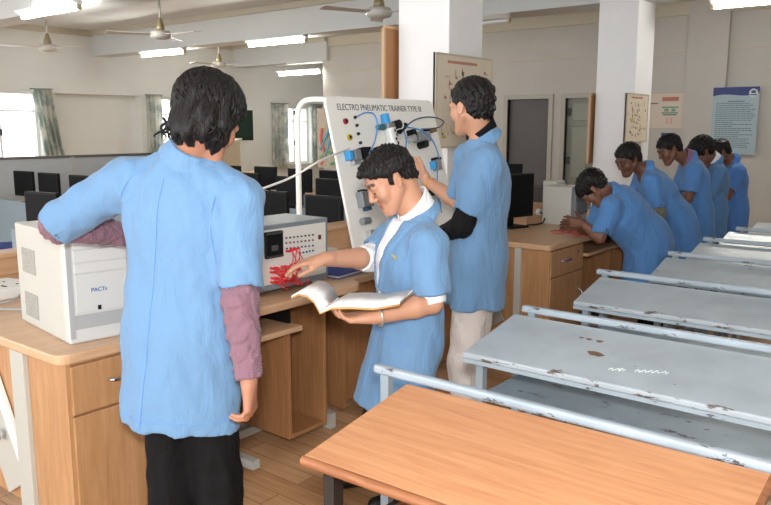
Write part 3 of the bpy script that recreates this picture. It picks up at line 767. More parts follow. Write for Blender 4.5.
MB().tube([a + Vector((0.03, 0, 0)), a + Vector((0.06, 0.03, -0.01)), a + Vector((0.07, 0.075, 0.01)), a + Vector((0.065, 0.07, -0.03)), a + Vector((0.07, 0.055, -0.05))], 0.0024, 6).build('patch_lead', M_PLUG, cb)

bk = thing('notebook', 'dark blue notebook lying on the counter right of the control box', 'book', (-2.72, 2.98, 0.765), 0.1)
MB().box(-0.1, 0.1, -0.11, 0.11, 0.0, 0.004).box(-0.1, 0.1, -0.11, 0.11, 0.018, 0.022).box(-0.1, -0.096, -0.11, 0.11, 0.004, 0.018).build('cover', M_BLUE, bk)
MB().box(-0.096, 0.094, -0.105, 0.105, 0.004, 0.018).build('pages', M_WHITE, bk)
bk = thing('equipment_box', 'small grey box behind the control box near the trainer board', 'box', (-2.98, 3.07, 0.765), 0.0)
MB().box(-0.15, 0.1, -0.14, 0.09, 0, 0.09).build('body', mat('box_light_grey', (176, 174, 164), 0.5), bk, bevel=0.006)
MB().box(-0.155, 0.105, -0.145, 0.095, 0.09, 0.105).build('lid', mat('box_lid_grey', (192, 190, 182), 0.5), bk, bevel=0.004)
ps = thing('power_strip', 'white power strip with a grey cable on the counter left of the computer case', 'power strip', (-3.62, 1.62, 0.765), 0.15)
MB().box(-0.13, 0.13, -0.12, 0.12, 0, 0.05).build('body', M_WHITE, ps, bevel=0.008)
m = MB()
for x in (-0.06, 0.04): m.box(x, x + 0.035, -0.03, -0.02, 0.05, 0.052).lathe([(0.006, 0.05), (0.006, 0.052)], (x + 0.02, 0.04, 0), 10)
m.build('socket_hole', M_BLACK, ps)
MB().tube([(0.1, 0.05, 0.055), (0.16, 0.0, 0.03), (0.2, -0.1, 0.008), (0.12, -0.22, 0.006), (0.3, -0.2, 0.006), (0.48, -0.08, 0.006)], 0.005).build('cable', M_GREY, ps)

# ------------------------------------------------------------------ the pneumatic trainer board
BP0 = Vector((-2.62, 0, 0.79)); BEV = Vector((-0.235, 0, 0.935)); BH = BEV.length; BEV.normalize()
BN = Vector((BEV.z, 0, -BEV.x))
def on_board(px, py):
    e = Vector((0, 0, EYE)); dv = spot(px, py, 1.0) - e
    q = e + dv * ((BP0 - e).dot(BN) / dv.dot(BN)); return q
BL = on_board(331, 130).y; BR = on_board(438, 130).y
BT = (on_board(350, 96.5) - BP0).dot(BEV)
tb = thing('trainer_board', 'white leaning pneumatic trainer board with valves and blue tubing', 'trainer board', (BP0.x, BL, BP0.z))
B3 = lambda u, v, n=0.0: Vector((0, u, 0)) + BEV * v + BN * n            # along the board, up it, out of it
W_ = BR - BL
def bpx(px, py): q = on_board(px, py); return q.y - BL, (q - BP0).dot(BEV)
pl = rounded([(0, 0), (W_, 0), (W_, BT), (0, BT)], 0.05, (2, 3)); n = len(pl)
m = MB().add([B3(u, v, -0.018) for u, v in pl] + [B3(u, v, 0) for u, v in pl], [tuple(range(n - 1, -1, -1)), tuple(range(n, 2 * n))] + [(i, (i + 1) % n, n + (i + 1) % n, n + i) for i in range(n)])
M_BOARD = mat('board_white', (247, 246, 240), 0.35)
m.build('panel', M_BOARD, tb, bevel=0.006)
u0, v0 = bpx(337, 108.0); u1, _ = bpx(421, 112)
text_on('ELECTRO PNEUMATIC TRAINER TYPE III', 0.05, B3(u0, v0 - 0.01, 0.001), (0, 1, 0), BEV, mat('board_ink', (96, 98, 104), 0.6), tb, 'title_lettering', width=u1 - u0)
M_STEEL = mat('valve_steel', (150, 156, 160), 0.35, 0.5); M_ALU = mat('aluminium', (196, 198, 198), 0.35, 0.7)
M_SKY = mat('sky_blue_plastic', (60, 158, 222), 0.4); M_HOSE = mat('blue_hose', (84, 150, 216), 0.35); M_NAVY = mat('hose_dark', (52, 84, 120), 0.4)
def socket(px, py, r, c, nm):
    u, v = bpx(px, py); s_ = MB().cyl(B3(u, v, 0), B3(u, v, 0.012), r, r * 0.9).build(nm, mat(nm, c, 0.35), tb)
    MB().cyl(B3(u, v, 0.012), B3(u, v, 0.014), r * 0.5, n=10).build('socket_hole', M_BLACK, s_)
socket(345, 121.5, 0.017, (150, 40, 50), 'red_button'); socket(349, 137.5, 0.018, (190, 170, 40), 'yellow_button')
for px, py in ((354.5, 117.5), (356.3, 125.5), (357.7, 134), (359.8, 143)): socket(px, py, 0.009, (36, 44, 54), 'push_fitting')
def bbox(px0, py0, px1, py1, th, nm, mt, n0=0.0, bevel=0.003, par=None):
    u0, v1 = bpx(px0, py0); u1, v0 = bpx(px1, py1)
    if u0 > u1: u0, u1 = u1, u0
    c = B3((u0 + u1) / 2, (v0 + v1) / 2, n0 + th / 2)
    return MB().obox(c, (0, (u1 - u0) / 2, 0), BEV * abs(v1 - v0) / 2, BN * th / 2).build(nm, mt, par or tb, bevel=bevel)
# solenoid valve with blue coil, upper left
v1 = bbox(348, 151.5, 356, 161.5, 0.05, 'valve_body', M_STEEL); bbox(343.5, 152, 348.5, 161, 0.045, 'solenoid_coil', M_SKY, par=v1); bbox(356, 149, 366, 160, 0.055, 'valve_head', M_BLACK, par=v1)
bbox(350, 161.5, 358, 165, 0.03, 'valve_port', M_ALU, par=v1)
# filter regulator with gauge
v2 = bbox(380, 125, 391, 130.5, 0.06, 'regulator_body', M_ALU)
u, v = bpx(381.8, 125.5); ub, vb = bpx(382.5, 116)
MB().cyl(B3(u, v, 0.035), B3(u, vb, 0.035), 0.028, 0.026).build('regulator_knob', M_SKY, v2)
u, v = bpx(385, 130); _, vb = bpx(386, 147)
MB().cyl(B3(u, v, 0.035), B3(u + 0.005, vb, 0.035), 0.036, 0.032).build('filter_bowl', mat('bowl_white', (226, 228, 228), 0.25), v2)
m = MB()
for k in range(5): m.obox(B3(u + 0.012 * (k % 2), v - 0.02 - 0.024 * k, 0.07), (0, 0.004, 0), BEV * 0.008, BN * 0.003)
m.build('scale_mark', M_BLACK, v2)
u, v = bpx(391, 127); MB().cyl(B3(u, v, 0.03), B3(u, v, 0.075), 0.03, n=20).build('gauge', M_WHITE, v2); MB().cyl(B3(u - 0.012, v, 0.03), B3(u - 0.012, v, 0.077), 0.026, n=16).build('gauge_bezel', M_BLACK, v2)
u, v = bpx(377, 128.5); MB().cyl(B3(u - 0.03, v, 0.03), B3(u + 0.05, v, 0.03), 0.016).build('inlet_fitting', mat('teal_fitting', (50, 110, 130), 0.4), v2)
u, v = bpx(398, 130); MB().cyl(B3(u - 0.045, v - 0.02, 0.04), B3(u + 0.03, v + 0.02, 0.04), 0.017).build('outlet_fitting', M_BLACK, v2)
# slide valve, upper right
v3 = bbox(411, 133.5, 424.5, 143, 0.06, 'valve_body', M_STEEL); bbox(406, 131, 411, 137, 0.05, 'valve_head', M_BLACK, par=v3); bbox(420, 131, 427, 134.5, 0.05, 'valve_lever', M_BLACK, par=v3)
u, v = bpx(428, 132.5); MB().cyl(B3(u - 0.05, v, 0.04), B3(u + 0.03, v + 0.005, 0.04), 0.012).build('brass_port', mat('brass', (190, 150, 90), 0.35, 0.8), v3)
u, v = bpx(419, 145.5); MB().cyl(B3(u, v, 0.0), B3(u, v, 0.06), 0.024).build('dark_knob', M_BLACK, v3)
u, v = bpx(408, 140); MB().cyl(B3(u, v, 0.0), B3(u, v, 0.055), 0.022).build('steel_knob', M_ALU, v3)
# small valve by the right edge
v4 = bbox(431, 161, 436.5, 171, 0.05, 'valve_body', M_STEEL); bbox(429, 162, 431.5, 170, 0.045, 'solenoid_coil', M_SKY, par=v4); bbox(430.5, 158.5, 436, 161, 0.045, 'valve_head', M_BLACK, par=v4)
# lower left valves
v5 = bbox(355, 193, 368, 207, 0.05, 'valve_body', M_STEEL); bbox(357, 190.5, 360, 193, 0.04, 'valve_port', M_BLACK, par=v5); bbox(363, 190, 366.5, 193, 0.04, 'valve_port', M_BLACK, par=v5); bbox(362, 206, 367, 211, 0.04, 'valve_port', M_NAVY, par=v5)
u, v = bpx(361, 222); MB().cyl(B3(u - 0.025, v, 0.03), B3(u + 0.035, v, 0.03), 0.02).build('steel_cylinder', M_STEEL, tb)
bbox(365, 231, 375, 240, 0.04, 'valve_body', M_ALU)
bbox(427, 186, 439, 195, 0.05, 'valve_head', M_BLACK)
def hose(pts, nm='blue_tube', r=0.0042, mt=None):
    MB().tube([B3(*bpx(px, py), nn) for px, py, nn in pts], r, 8).build(nm, mt or M_HOSE, tb)
hose([(354.5, 117.5, 0.02), (359, 114.8, 0.05), (366, 117, 0.06), (369.5, 127, 0.06), (367, 143, 0.06), (361.5, 156, 0.06), (359, 175, 0.04)])
hose([(398, 130, 0.05), (403, 124, 0.08), (413, 121, 0.09), (425, 121.5, 0.09), (433.5, 125, 0.08), (431, 129.5, 0.07), (424, 131, 0.06), (414, 131.5, 0.06)], mt=M_NAVY)
hose([(399, 129, 0.05), (408, 133.5, 0.09), (420, 140.5, 0.08), (428, 149, 0.06), (433, 160, 0.05)])
hose([(397, 132, 0.05), (399, 138, 0.05), (399.5, 147, 0.05), (398, 158, 0.04)])
hose([(433.5, 171, 0.03), (433.5, 185, 0.03), (434, 198, 0.04), (435, 214, 0.05)])
hose([(425, 188, 0.05), (430, 195, 0.05), (433, 212, 0.05)])
# white tubular stand behind the board
p0 = B3(0.04, BT - 0.012, -0.035)
MB().tube([p0 + Vector((0.0, 0.18, 0)), p0, p0 + Vector((-0.10, -0.02, 0.0)), p0 + Vector((-0.15, -0.03, -0.02)), p0 + Vector((-0.175, -0.035, -0.075)), p0 + Vector((-0.178, -0.036, -0.2)), p0 + Vector((-0.178, -0.036, -0.55)), Vector((p0.x - 0.178, p0.y - 0.036, 0.767 - BP0.z))], 0.016, 12).build('stand_pipe', M_BOARD, tb)
p1 = B3(W_ - 0.06, BT - 0.03, -0.035)
MB().tube([p1, p1 + Vector((-0.12, 0, -0.01)), p1 + Vector((-0.178, 0, -0.1)), Vector((p1.x - 0.178, p1.y, 0.767 - BP0.z))], 0.016, 12).build('stand_pipe', M_BOARD, tb)
MB().box(-0.02, 0.012, 0.05, 0.12, 0.765 - BP0.z, 0.005).box(-0.02, 0.012, W_ - 0.12, W_ - 0.05, 0.765 - BP0.z, 0.005).build('foot', M_GREYP, tb)

e = on_board(345, 150) + BN * 0.03
hs = MB().tube([e, spot(322, 160, 3.35), spot(290, 178, 3.2), spot(253, 192, 3.0), spot(228, 202, 2.8), spot(215, 250, 2.72), spot(225, 280, 2.72)], 0.0048, 10).build('air_hose', M_WHITE)
tag(hs, 'white air hose sagging from the trainer board to behind the long-haired man', 'hose')
for c, nm, pts, lb in (((60, 140, 160), 'teal', [(320, 150), (327, 135), (334, 122), (330, 140), (324, 158)], 'teal hose hanging behind the left edge of the trainer board'),
                   ((190, 70, 50), 'red', [(322, 128), (321, 140), (324, 152), (321, 165)], 'red hose hanging behind the left edge of the trainer board'),
                   ((70, 150, 100), 'green', [(320, 158), (327, 152), (334, 156), (336, 162), (330, 164)], 'green hose hanging behind the left edge of the trainer board')):
    o = MB().tube([spot(x, y, 4.742) for x, y in pts], 0.007, 8).build('hanging_hose', mat(nm + '_hose', c, 0.4)); tag(o, lb, 'hose', 'hoses behind the trainer board')
o = thing('hose_rack', 'tan rack panel holding coloured hoses behind the trainer board', 'rack', tuple(spot(345, 150, 4.75).xy) + (0.0,), YAW)
MB().box(-0.17, 0.3, 0, 0.03, 1.30, 1.66).build('panel', mat('tan_panel', (168, 152, 132), 0.6), o)
MB().box(0.2, 0.28, 0, 0.03, 0, 1.3).build('leg', mat('tan_panel', (186, 160, 130)), o)

# ------------------------------------------------------------------ things on the rear counter
monitor(-2.93, 5.28, 0.765, math.radians(75), 'black monitor on the rear counter beside the standing man', 'rear counter computers', 0.42, 0.34)
computer_case((-2.60, 5.66, 0.765), math.radians(0), 'white computer case on the rear counter in front of the bending man', 'computer cases on the counters', (0.27, 0.24, 0.31), False, False, mat('dark_bezel', (112, 116, 120), 0.45))
computer_case((-2.90, 5.95, 0.765), math.radians(0), 'second white computer case, behind the front one on the rear counter', 'computer cases on the counters', (0.12, 0.16, 0.33), False, False)
rw = MB(); rnd = random.Random(8)
for i in range(5):
    c = Vector((-2.42 + rnd.uniform(-.1, .1), 5.28 + rnd.uniform(-.12, .12), 0.769))
    rw.tube([c + Vector((0.07 * math.cos(k * 1.3 + i), 0.09 * math.sin(k * 1.1 + i), 0.002 * i)) for k in range(6)], 0.004, 6)
tag(rw.build('wire_coil', mat('red_wire', (196, 70, 60), 0.4)), 'tangle of red wire on the rear counter', 'wire')
so = thing('socket_block', 'wooden socket block with a white plug behind the rear counter monitor', 'socket', (-2.98, 5.62, 0.765))
MB().box(-0.06, 0.06, -0.14, 0.14, 0, 0.16).build('block', M_WTOP, so)
MB().cyl((0.06, 0.05, 0.09), (0.085, 0.05, 0.09), 0.03).build('plug', M_WHITE, so)
MB().tube([(0.085, 0.05, 0.09), (0.12, 0.06, 0.06), (0.14, -0.02, 0.01), (0.1, -0.2, 0.008)], 0.006).build('cable', M_BLACK, so)

M_OAK = wood('desk_laminate', (200, 146, 104), (180, 122, 83), (0.9, 16, 16), 4.0, 0.33)
M_OAKE = wood('desk_edge', (158, 104, 68), (128, 78, 48), (1.5, 12, 12), 4, 0.4)
M_DKMET = mat('dark_brown_metal', (36, 30, 28), 0.5)
# ------------------------------------------------------------------ school desks and bench seats
M_DESK = chipped_paint('grey_enamel', (176, 187, 194), (96, 84, 74), 0.655, 0.28, True)
M_EDGE = chipped_paint('grey_enamel_edge', (158, 174, 184), (70, 62, 56), 0.60)
M_RAILP = chipped_paint('pale_rail_enamel', (164, 176, 186), (80, 76, 72), 0.60)
M_SLEG = mat('steel_leg_grey', (140, 152, 160), 0.45)
M_SCRIB = mat('chalk_scribble', (238, 240, 240), 0.7)
def school_desk(x, y, depth, L, label, z0=0.75, rise=0.07):
    o = thing('school_desk', label, 'desk', (x, y, 0), 0, 'grey painted school desks')
    t = 0.022
    MB().hexa([(0, 0, z0 - t), (L, 0, z0 - t), (L, depth, z0 + rise - t), (0, depth, z0 + rise - t)], [(0, 0, z0), (L, 0, z0), (L, depth, z0 + rise), (0, depth, z0 + rise)]).build('desk_top', M_DESK, o, bevel=0.006)
    MB().box(0.0, L, 0.001, 0.018, z0 - t - 0.014, z0 - t + 0.001).build('front_edging', M_EDGE, o)
    MB().box(0.04, L - 0.04, 0.10, depth + 0.0, z0 - 0.18, z0 - 0.165).build('book_shelf', M_EDGE, o, bevel=0.003)
    for xx in (0.02, L - 0.05):
        for yy in (0.06, depth - 0.04):
            MB().box(xx, xx + 0.03, yy, yy + 0.03, 0, z0 - t + rise * (yy / depth)).build('leg', M_SLEG, o)
        MB().box(xx + 0.004, xx + 0.026, 0.09, depth - 0.04, 0.10, 0.125).build('stretcher', M_SLEG, o)
    return o
def bench(x, y, L, label, seat=None):
    o = thing('bench_seat', label, 'bench', (x, y, 0), 0, 'grey benches with backrest rails')
    MB().box(0, L, -0.014, 0.014, 0.825, 0.852).build('back_rail', M_RAILP, o, bevel=0.008)
    MB().box(0.03, L - 0.03, 0.06, 0.34, 0.42, 0.445).build('seat', seat or M_DESK, o, bevel=0.004)
    for xx in (0.03, L - 0.06):
        MB().box(xx, xx + 0.03, -0.012, 0.012, 0, 0.826).build('post', M_SLEG, o)
        MB().box(xx, xx + 0.03, 0.29, 0.32, 0, 0.42).build('leg', M_SLEG, o)
        MB().box(xx + 0.004, xx + 0.026, 0.018, 0.29, 0.38, 0.41).build('seat_bearer', M_SLEG, o)
    return o
R = [(-1.425, 1.735), (-1.41, 2.64), (-1.50, 3.57), (-1.41, 4.35), (-1.42, 5.05), (-1.39, 5.72)]
DF = [(-1.43, 2.235), (-1.47, 3.24), (-1.41, 4.06), (-1.43, 4.72), (-1.43, 5.38), (-1.40, 6.02)]
order = ['nearest', 'second', 'third', 'fourth', 'fifth', 'farthest']
for i, (x, y) in enumerate(R):
    bo = bench(x, y, 1.5, ['grey bench whose chipped back rail runs behind the orange wooden desk', 'grey bench with its rail behind the large scratched desk', 'grey bench with its rail behind the shiny third desk',
                      'grey bench with its rail behind the fourth desk', 'grey bench with its dark rail behind the fifth desk', 'farthest grey bench in the row'][i], M_OAKE if i == 0 else None)
    if i == 0: bo.scale = (1, 1, 0.978)
for i, (x, y) in enumerate(DF):
    nxt = R[i + 1][1] - 0.03 if i + 1 < len(R) else y + 0.36
    dk = school_desk(x, y, nxt - y, 1.45, ['scratched pale grey desk directly behind the orange wooden desk', 'grey desk with bright light streaks, second behind the wooden desk', 'worn grey desk beside the bending man, third behind the wooden desk',
                   'grey desk beside the second bending student, fourth in the row', 'small grey desk fifth in the row, by the standing students', 'farthest grey desk by the far wall'][i])
    if i == 0:
        m = MB(); rnd = random.Random(2)
        for k in range(9):
            xx, yy = 0.5 + 0.02 * k + rnd.uniform(0, .01), 0.085 + 0.006 * k
            zz = 0.7515 + 0.07 * yy / (nxt - y)
            if k == 3: continue
            m.tube([(xx, yy, zz), (xx + 0.008, yy + 0.014, zz + 0.003), (xx + 0.013, yy + 0.0, zz), (xx + 0.018, yy + 0.01, zz + 0.002)], 0.0014, 5)
        m.build('scribble', M_SCRIB, dk)
        for cx_, cy_, r in ((0.42, 0.175, 0.016), (0.44, 0.17, 0.012), (0.36, 0.27, 0.008), (0.40, 0.268, 0.009), (0.33, 0.272, 0.006)):
            m = MB().add([(cx_ + r * 1.5 * math.cos(t) * (1 + 0.3 * math.sin(3 * t)), cy_ + r * math.sin(t), 0.7512 + 0.07 * (cy_ + r * math.sin(t)) / (nxt - y)) for t in [k * PI / 6 for k in range(12)]], [tuple(range(12))])
            m.build('bare_spot', mat('bare_rust', (120, 92, 76), 0.7), dk)

o = thing('wooden_desk', 'orange wood-grain school desk with dark metal legs, closest to the camera', 'desk', (-1.262, 1.255, 0))
L, DP, t, ry = 0.955, 0.425, 0.026, 0.035
MB().hexa([(0, 0, 0.75 - t), (L, 0.03, 0.75 - t), (L, DP + 0.025, 0.82 - t), (0, DP, 0.82 - t)], [(0, 0, 0.75), (L, 0.03, 0.75), (L, DP + 0.025, 0.82), (0, DP, 0.82)]).build('desk_top', M_OAK, o, bevel=0.004)
MB().tube([(0.0, 0.0, 0.737), (L, 0.03, 0.737)], 0.0135, 10, False).build('front_edging', M_OAKE, o)
MB().tube([(L, 0.03, 0.737), (L, DP + 0.025, 0.807)], 0.0125, 10, False).build('side_edging', M_OAKE, o)
for xx in (0.02, L - 0.06):
    MB().box(xx, xx + 0.035, 0.05, 0.085, 0, 0.735).build('leg', M_DKMET, o)
    MB().box(xx, xx + 0.035, DP - 0.09, DP - 0.055, 0, 0.775).build('leg', M_DKMET, o)
    MB().box(xx + 0.005, xx + 0.03, 0.085, DP - 0.09, 0.48, 0.505).build('stretcher', M_DKMET, o)
MB().box(0.07, L - 0.02, 0.08, DP - 0.06, 0.505, 0.53).build('book_shelf', M_OAKE, o, bevel=0.005)

# ================================================================== people
# Bodies and clothes are grown as one smooth closed skin each: tapered limb volumes are blended in a distance field and meshed.
A = lambda v: np.asarray(v, dtype=np.float32)
class Field:
    def __init__(s, lo, hi, h, fine=(), hf=None):
        """grid from lo to hi, step h, step hf inside the fine boxes [(lo, hi)]"""
        ax = []
        for k in range(3):
            iv = [(b[0][k], b[1][k]) for b in fine]
            c, p = [], lo[k]
            while p < hi[k]:
                c.append(p)
                p += hf if any(a - h <= p <= b for a, b in iv) else h
            c.append(p); ax.append(np.array(c, np.float32))
        s.ax = ax; s.h = h
        s.F = np.full([len(a) for a in ax], 0.3, np.float32)
    def sub(s, lo, hi):
        return tuple(slice(max(int(np.searchsorted(a, l)) - 1, 0), min(int(np.searchsorted(a, h_)) + 1, len(a))) for a, l, h_ in zip(s.ax, lo, hi))
    def pts(s, sl):
        x, y, z = s.ax[0][sl[0]], s.ax[1][sl[1]], s.ax[2][sl[2]]
        return x[:, None, None], y[None, :, None], z[None, None, :]
    def apply(s, lo, hi, fn, k=0.0, op='add'):
        m = k + 3.5 * s.h
        sl = s.sub(A(lo) - m, A(hi) + m)
        if any(q.stop - q.start < 2 for q in sl): return
        g = fn(*s.pts(sl)).astype(np.float32); f = s.F[sl]
        if op == 'add':
            if k > 0:
                hh = np.clip(0.5 + 0.5 * (f - g) / k, 0, 1); s.F[sl] = f + (g - f) * hh - k * hh * (1 - hh)
            else: s.F[sl] = np.minimum(f, g)
        elif op == 'sub':
            g = -g
            if k > 0:
                hh = np.clip(0.5 - 0.5 * (f - g) / k, 0, 1); s.F[sl] = f + (g - f) * hh + k * hh * (1 - hh)
            else: s.F[sl] = np.maximum(f, g)
        elif op == 'max': s.F[sl] = np.maximum(f, g)
    def cone(s, a, b, ra, rb, k=0.02, n=None, flat=1.0, cut=None, op='add'):
        """tapered rounded limb a-b; n, flat: squash along n; cut: 'b' / 'ab' flat ends"""
        a, b = A(a), A(b); ba = b - a; L2 = float(ba @ ba) + 1e-9; L = math.sqrt(L2)
        r = max(ra, rb)
        lo, hi = np.minimum(a, b) - r, np.maximum(a, b) + r
        nn = None if n is None else A(n) / np.linalg.norm(n)
        def fn(x, y, z):
            dx, dy, dz = x - a[0], y - a[1], z - a[2]
            t = (dx * ba[0] + dy * ba[1] + dz * ba[2]) / L2
            h = np.clip(t, 0, 1)
            qx, qy, qz = dx - h * ba[0], dy - h * ba[1], dz - h * ba[2]
            q2 = qx * qx + qy * qy + qz * qz
            if nn is not None:
                qn = qx * nn[0] + qy * nn[1] + qz * nn[2]
                q2 = q2 + qn * qn * (1 / flat ** 2 - 1)
            d = np.sqrt(np.maximum(q2, 1e-12)) - (ra + (rb - ra) * h)
            if nn is not None: d = d * (0.5 + 0.5 * flat)
            if cut:
                if 'b' in cut: d = np.maximum(d, (t - 1) * L)
                if 'a' in cut: d = np.maximum(d, -t * L)
            return d
        s.apply(lo, hi, fn, k, op)
    def ell(s, c, axes, rad, k=0.01, op='add'):
        """ellipsoid with axes (3 unit vectors) and radii"""
        c = A(c); ax = [A(v) for v in axes]; R_ = max(rad)
        def fn(x, y, z):
            dx, dy, dz = x - c[0], y - c[1], z - c[2]
            q = [(dx * v[0] + dy * v[1] + dz * v[2]) for v in ax]
            k0 = np.sqrt(sum((u / r) ** 2 for u, r in zip(q, rad)) + 1e-9)
            k1 = np.sqrt(sum((u / (r * r)) ** 2 for u, r in zip(q, rad)) + 1e-9)
            return k0 * (k0 - 1) / k1
        s.apply(c - R_, c + R_, fn, k, op)
    def cut(s, p, n):
        """keep what lies behind the plane (p, n)"""
        p, n = A(p), A(n) / np.linalg.norm(n)
        x, y, z = s.pts((slice(None),) * 3)
        s.F = np.maximum(s.F, (x - p[0]) * n[0] + (y - p[1]) * n[1] + (z - p[2]) * n[2])
    def waves(s, amp, lam, seed, zs=1.0, zr=None):
        """soft creases: sum of sines, zs < 1 stretches them upright; zr = (z0, z1) fades in towards z0"""
        rnd = np.random.RandomState(seed); x, y, z = s.pts((slice(None),) * 3); w_ = 0
        for i in range(5):
            kv = rnd.normal(size=3); kv /= np.linalg.norm(kv); kv *= 2 * PI / (lam * rnd.uniform(0.7, 1.5)); kv[2] *= zs
            w_ = w_ + np.sin(x * kv[0] + y * kv[1] + z * kv[2] + rnd.uniform(0, 6.28))
        w_ = w_ * (amp / 2.2)
        if zr: w_ = w_ * np.clip((zr[1] - z) / (zr[1] - zr[0]), 0, 1)
        s.F = s.F + w_.astype(np.float32)
    def mesh(s):
        """dual surface of the zero level"""
        F = s.F; S = F < 0
        nx, ny, nz = F.shape
        c = np.zeros((nx - 1, ny - 1, nz - 1), np.int8)
        for i in (0, 1):
            for j in (0, 1):
                for k in (0, 1): c += S[i:nx - 1 + i, j:ny - 1 + j, k:nz - 1 + k]
        act = (c > 0) & (c < 8)
        I = np.argwhere(act)
        idx = np.full(act.shape, -1, np.int64); idx[act] = np.arange(len(I))
        acc = np.zeros((len(I), 3), np.float64); cnt = np.zeros(len(I))
        X = [s.ax[0].astype(np.float64), s.ax[1].astype(np.float64), s.ax[2].astype(np.float64)]
        corners = [(i, j, k) for i in (0, 1) for j in (0, 1) for k in (0, 1)]
        for a in corners:
            for d in range(3):
                if a[d]: continue
                b = list(a); b[d] = 1
                ia = I + np.array(a); ib = I + np.array(b)
                fa = F[ia[:, 0], ia[:, 1], ia[:, 2]]; fb = F[ib[:, 0], ib[:, 1], ib[:, 2]]
                m = (fa < 0) != (fb < 0)
                t = np.where(m, fa / np.where(m, fa - fb, 1), 0)
                P = np.stack([X[q][ia[:, q]] for q in range(3)], 1); Q = np.stack([X[q][ib[:, q]] for q in range(3)], 1)
                acc[m] += (P + (Q - P) * t[:, None])[m]; cnt[m] += 1
        V = acc / cnt[:, None]
        faces = []
        for d in range(3):
            sl0 = [slice(None)] * 3; sl1 = [slice(None)] * 3
            sl0[d] = slice(0, -1); sl1[d] = slice(1, None)
            s0, s1 = S[tuple(sl0)], S[tuple(sl1)]
            E = np.argwhere(s0 != s1)
            u, v = (d + 1) % 3, (d + 2) % 3
            sh = np.array(act.shape)
            ok = (E[:, u] > 0) & (E[:, v] > 0) & (E[:, u] < sh[u]) & (E[:, v] < sh[v])
            E = E[ok]; ins = s0[E[:, 0], E[:, 1], E[:, 2]]
            q = []
            for du, dv in ((1, 1), (0, 1), (0, 0), (1, 0)):
                e = E.copy(); e[:, u] -= du; e[:, v] -= dv
                q.append(idx[e[:, 0], e[:, 1], e[:, 2]])
            q = np.stack(q, 1)
            q[~ins] = q[~ins][:, ::-1]
            faces.append(q)
        Fc = np.concatenate(faces)
        Fc = Fc[(Fc >= 0).all(1)]
        # two light smoothing passes
        n = len(V)
        e = np.concatenate([Fc[:, [0, 1]], Fc[:, [1, 2]], Fc[:, [2, 3]], Fc[:, [3, 0]]])
        for lam in (0.5, -0.35):
            sm = np.zeros_like(V); dg = np.zeros(n)
            for q in range(3): sm[:, q] = np.bincount(e[:, 0], V[e[:, 1], q], n) + np.bincount(e[:, 1], V[e[:, 0], q], n)
            dg = np.bincount(e[:, 0], minlength=n) + np.bincount(e[:, 1], minlength=n)
            V = V + lam * (sm / np.maximum(dg, 1)[:, None] - V)
        return V, Fc
def skin_object(name, field, material, parent, base, tone=None):
    V, Fc = field.mesh()
    me = bpy.data.meshes.new(name)
    nv, nf = len(V), len(Fc)
    me.vertices.add(nv); me.vertices.foreach_set('co', (V - A(base)).astype(np.float32).ravel())
    me.loops.add(nf * 4); me.loops.foreach_set('vertex_index', Fc.astype(np.int32).ravel())
    me.polygons.add(nf); me.polygons.foreach_set('loop_start', np.arange(0, nf * 4, 4, dtype=np.int32))
    me.polygons.foreach_set('use_smooth', np.ones(nf, bool))
    me.update(calc_edges=True)
    me.materials.append(material)
    if tone is not None:
        at = me.color_attributes.new('tone', 'FLOAT_COLOR', 'POINT')
        col = np.ones((nv, 4), np.float32); col[:, :3] = tone(V); at.data.foreach_set('color', col.ravel())
    o = bpy.data.objects.new(name, me); COL.objects.link(o)
    if parent is not None: o.parent = parent
    else: o.location = base
    return o, V, Fc

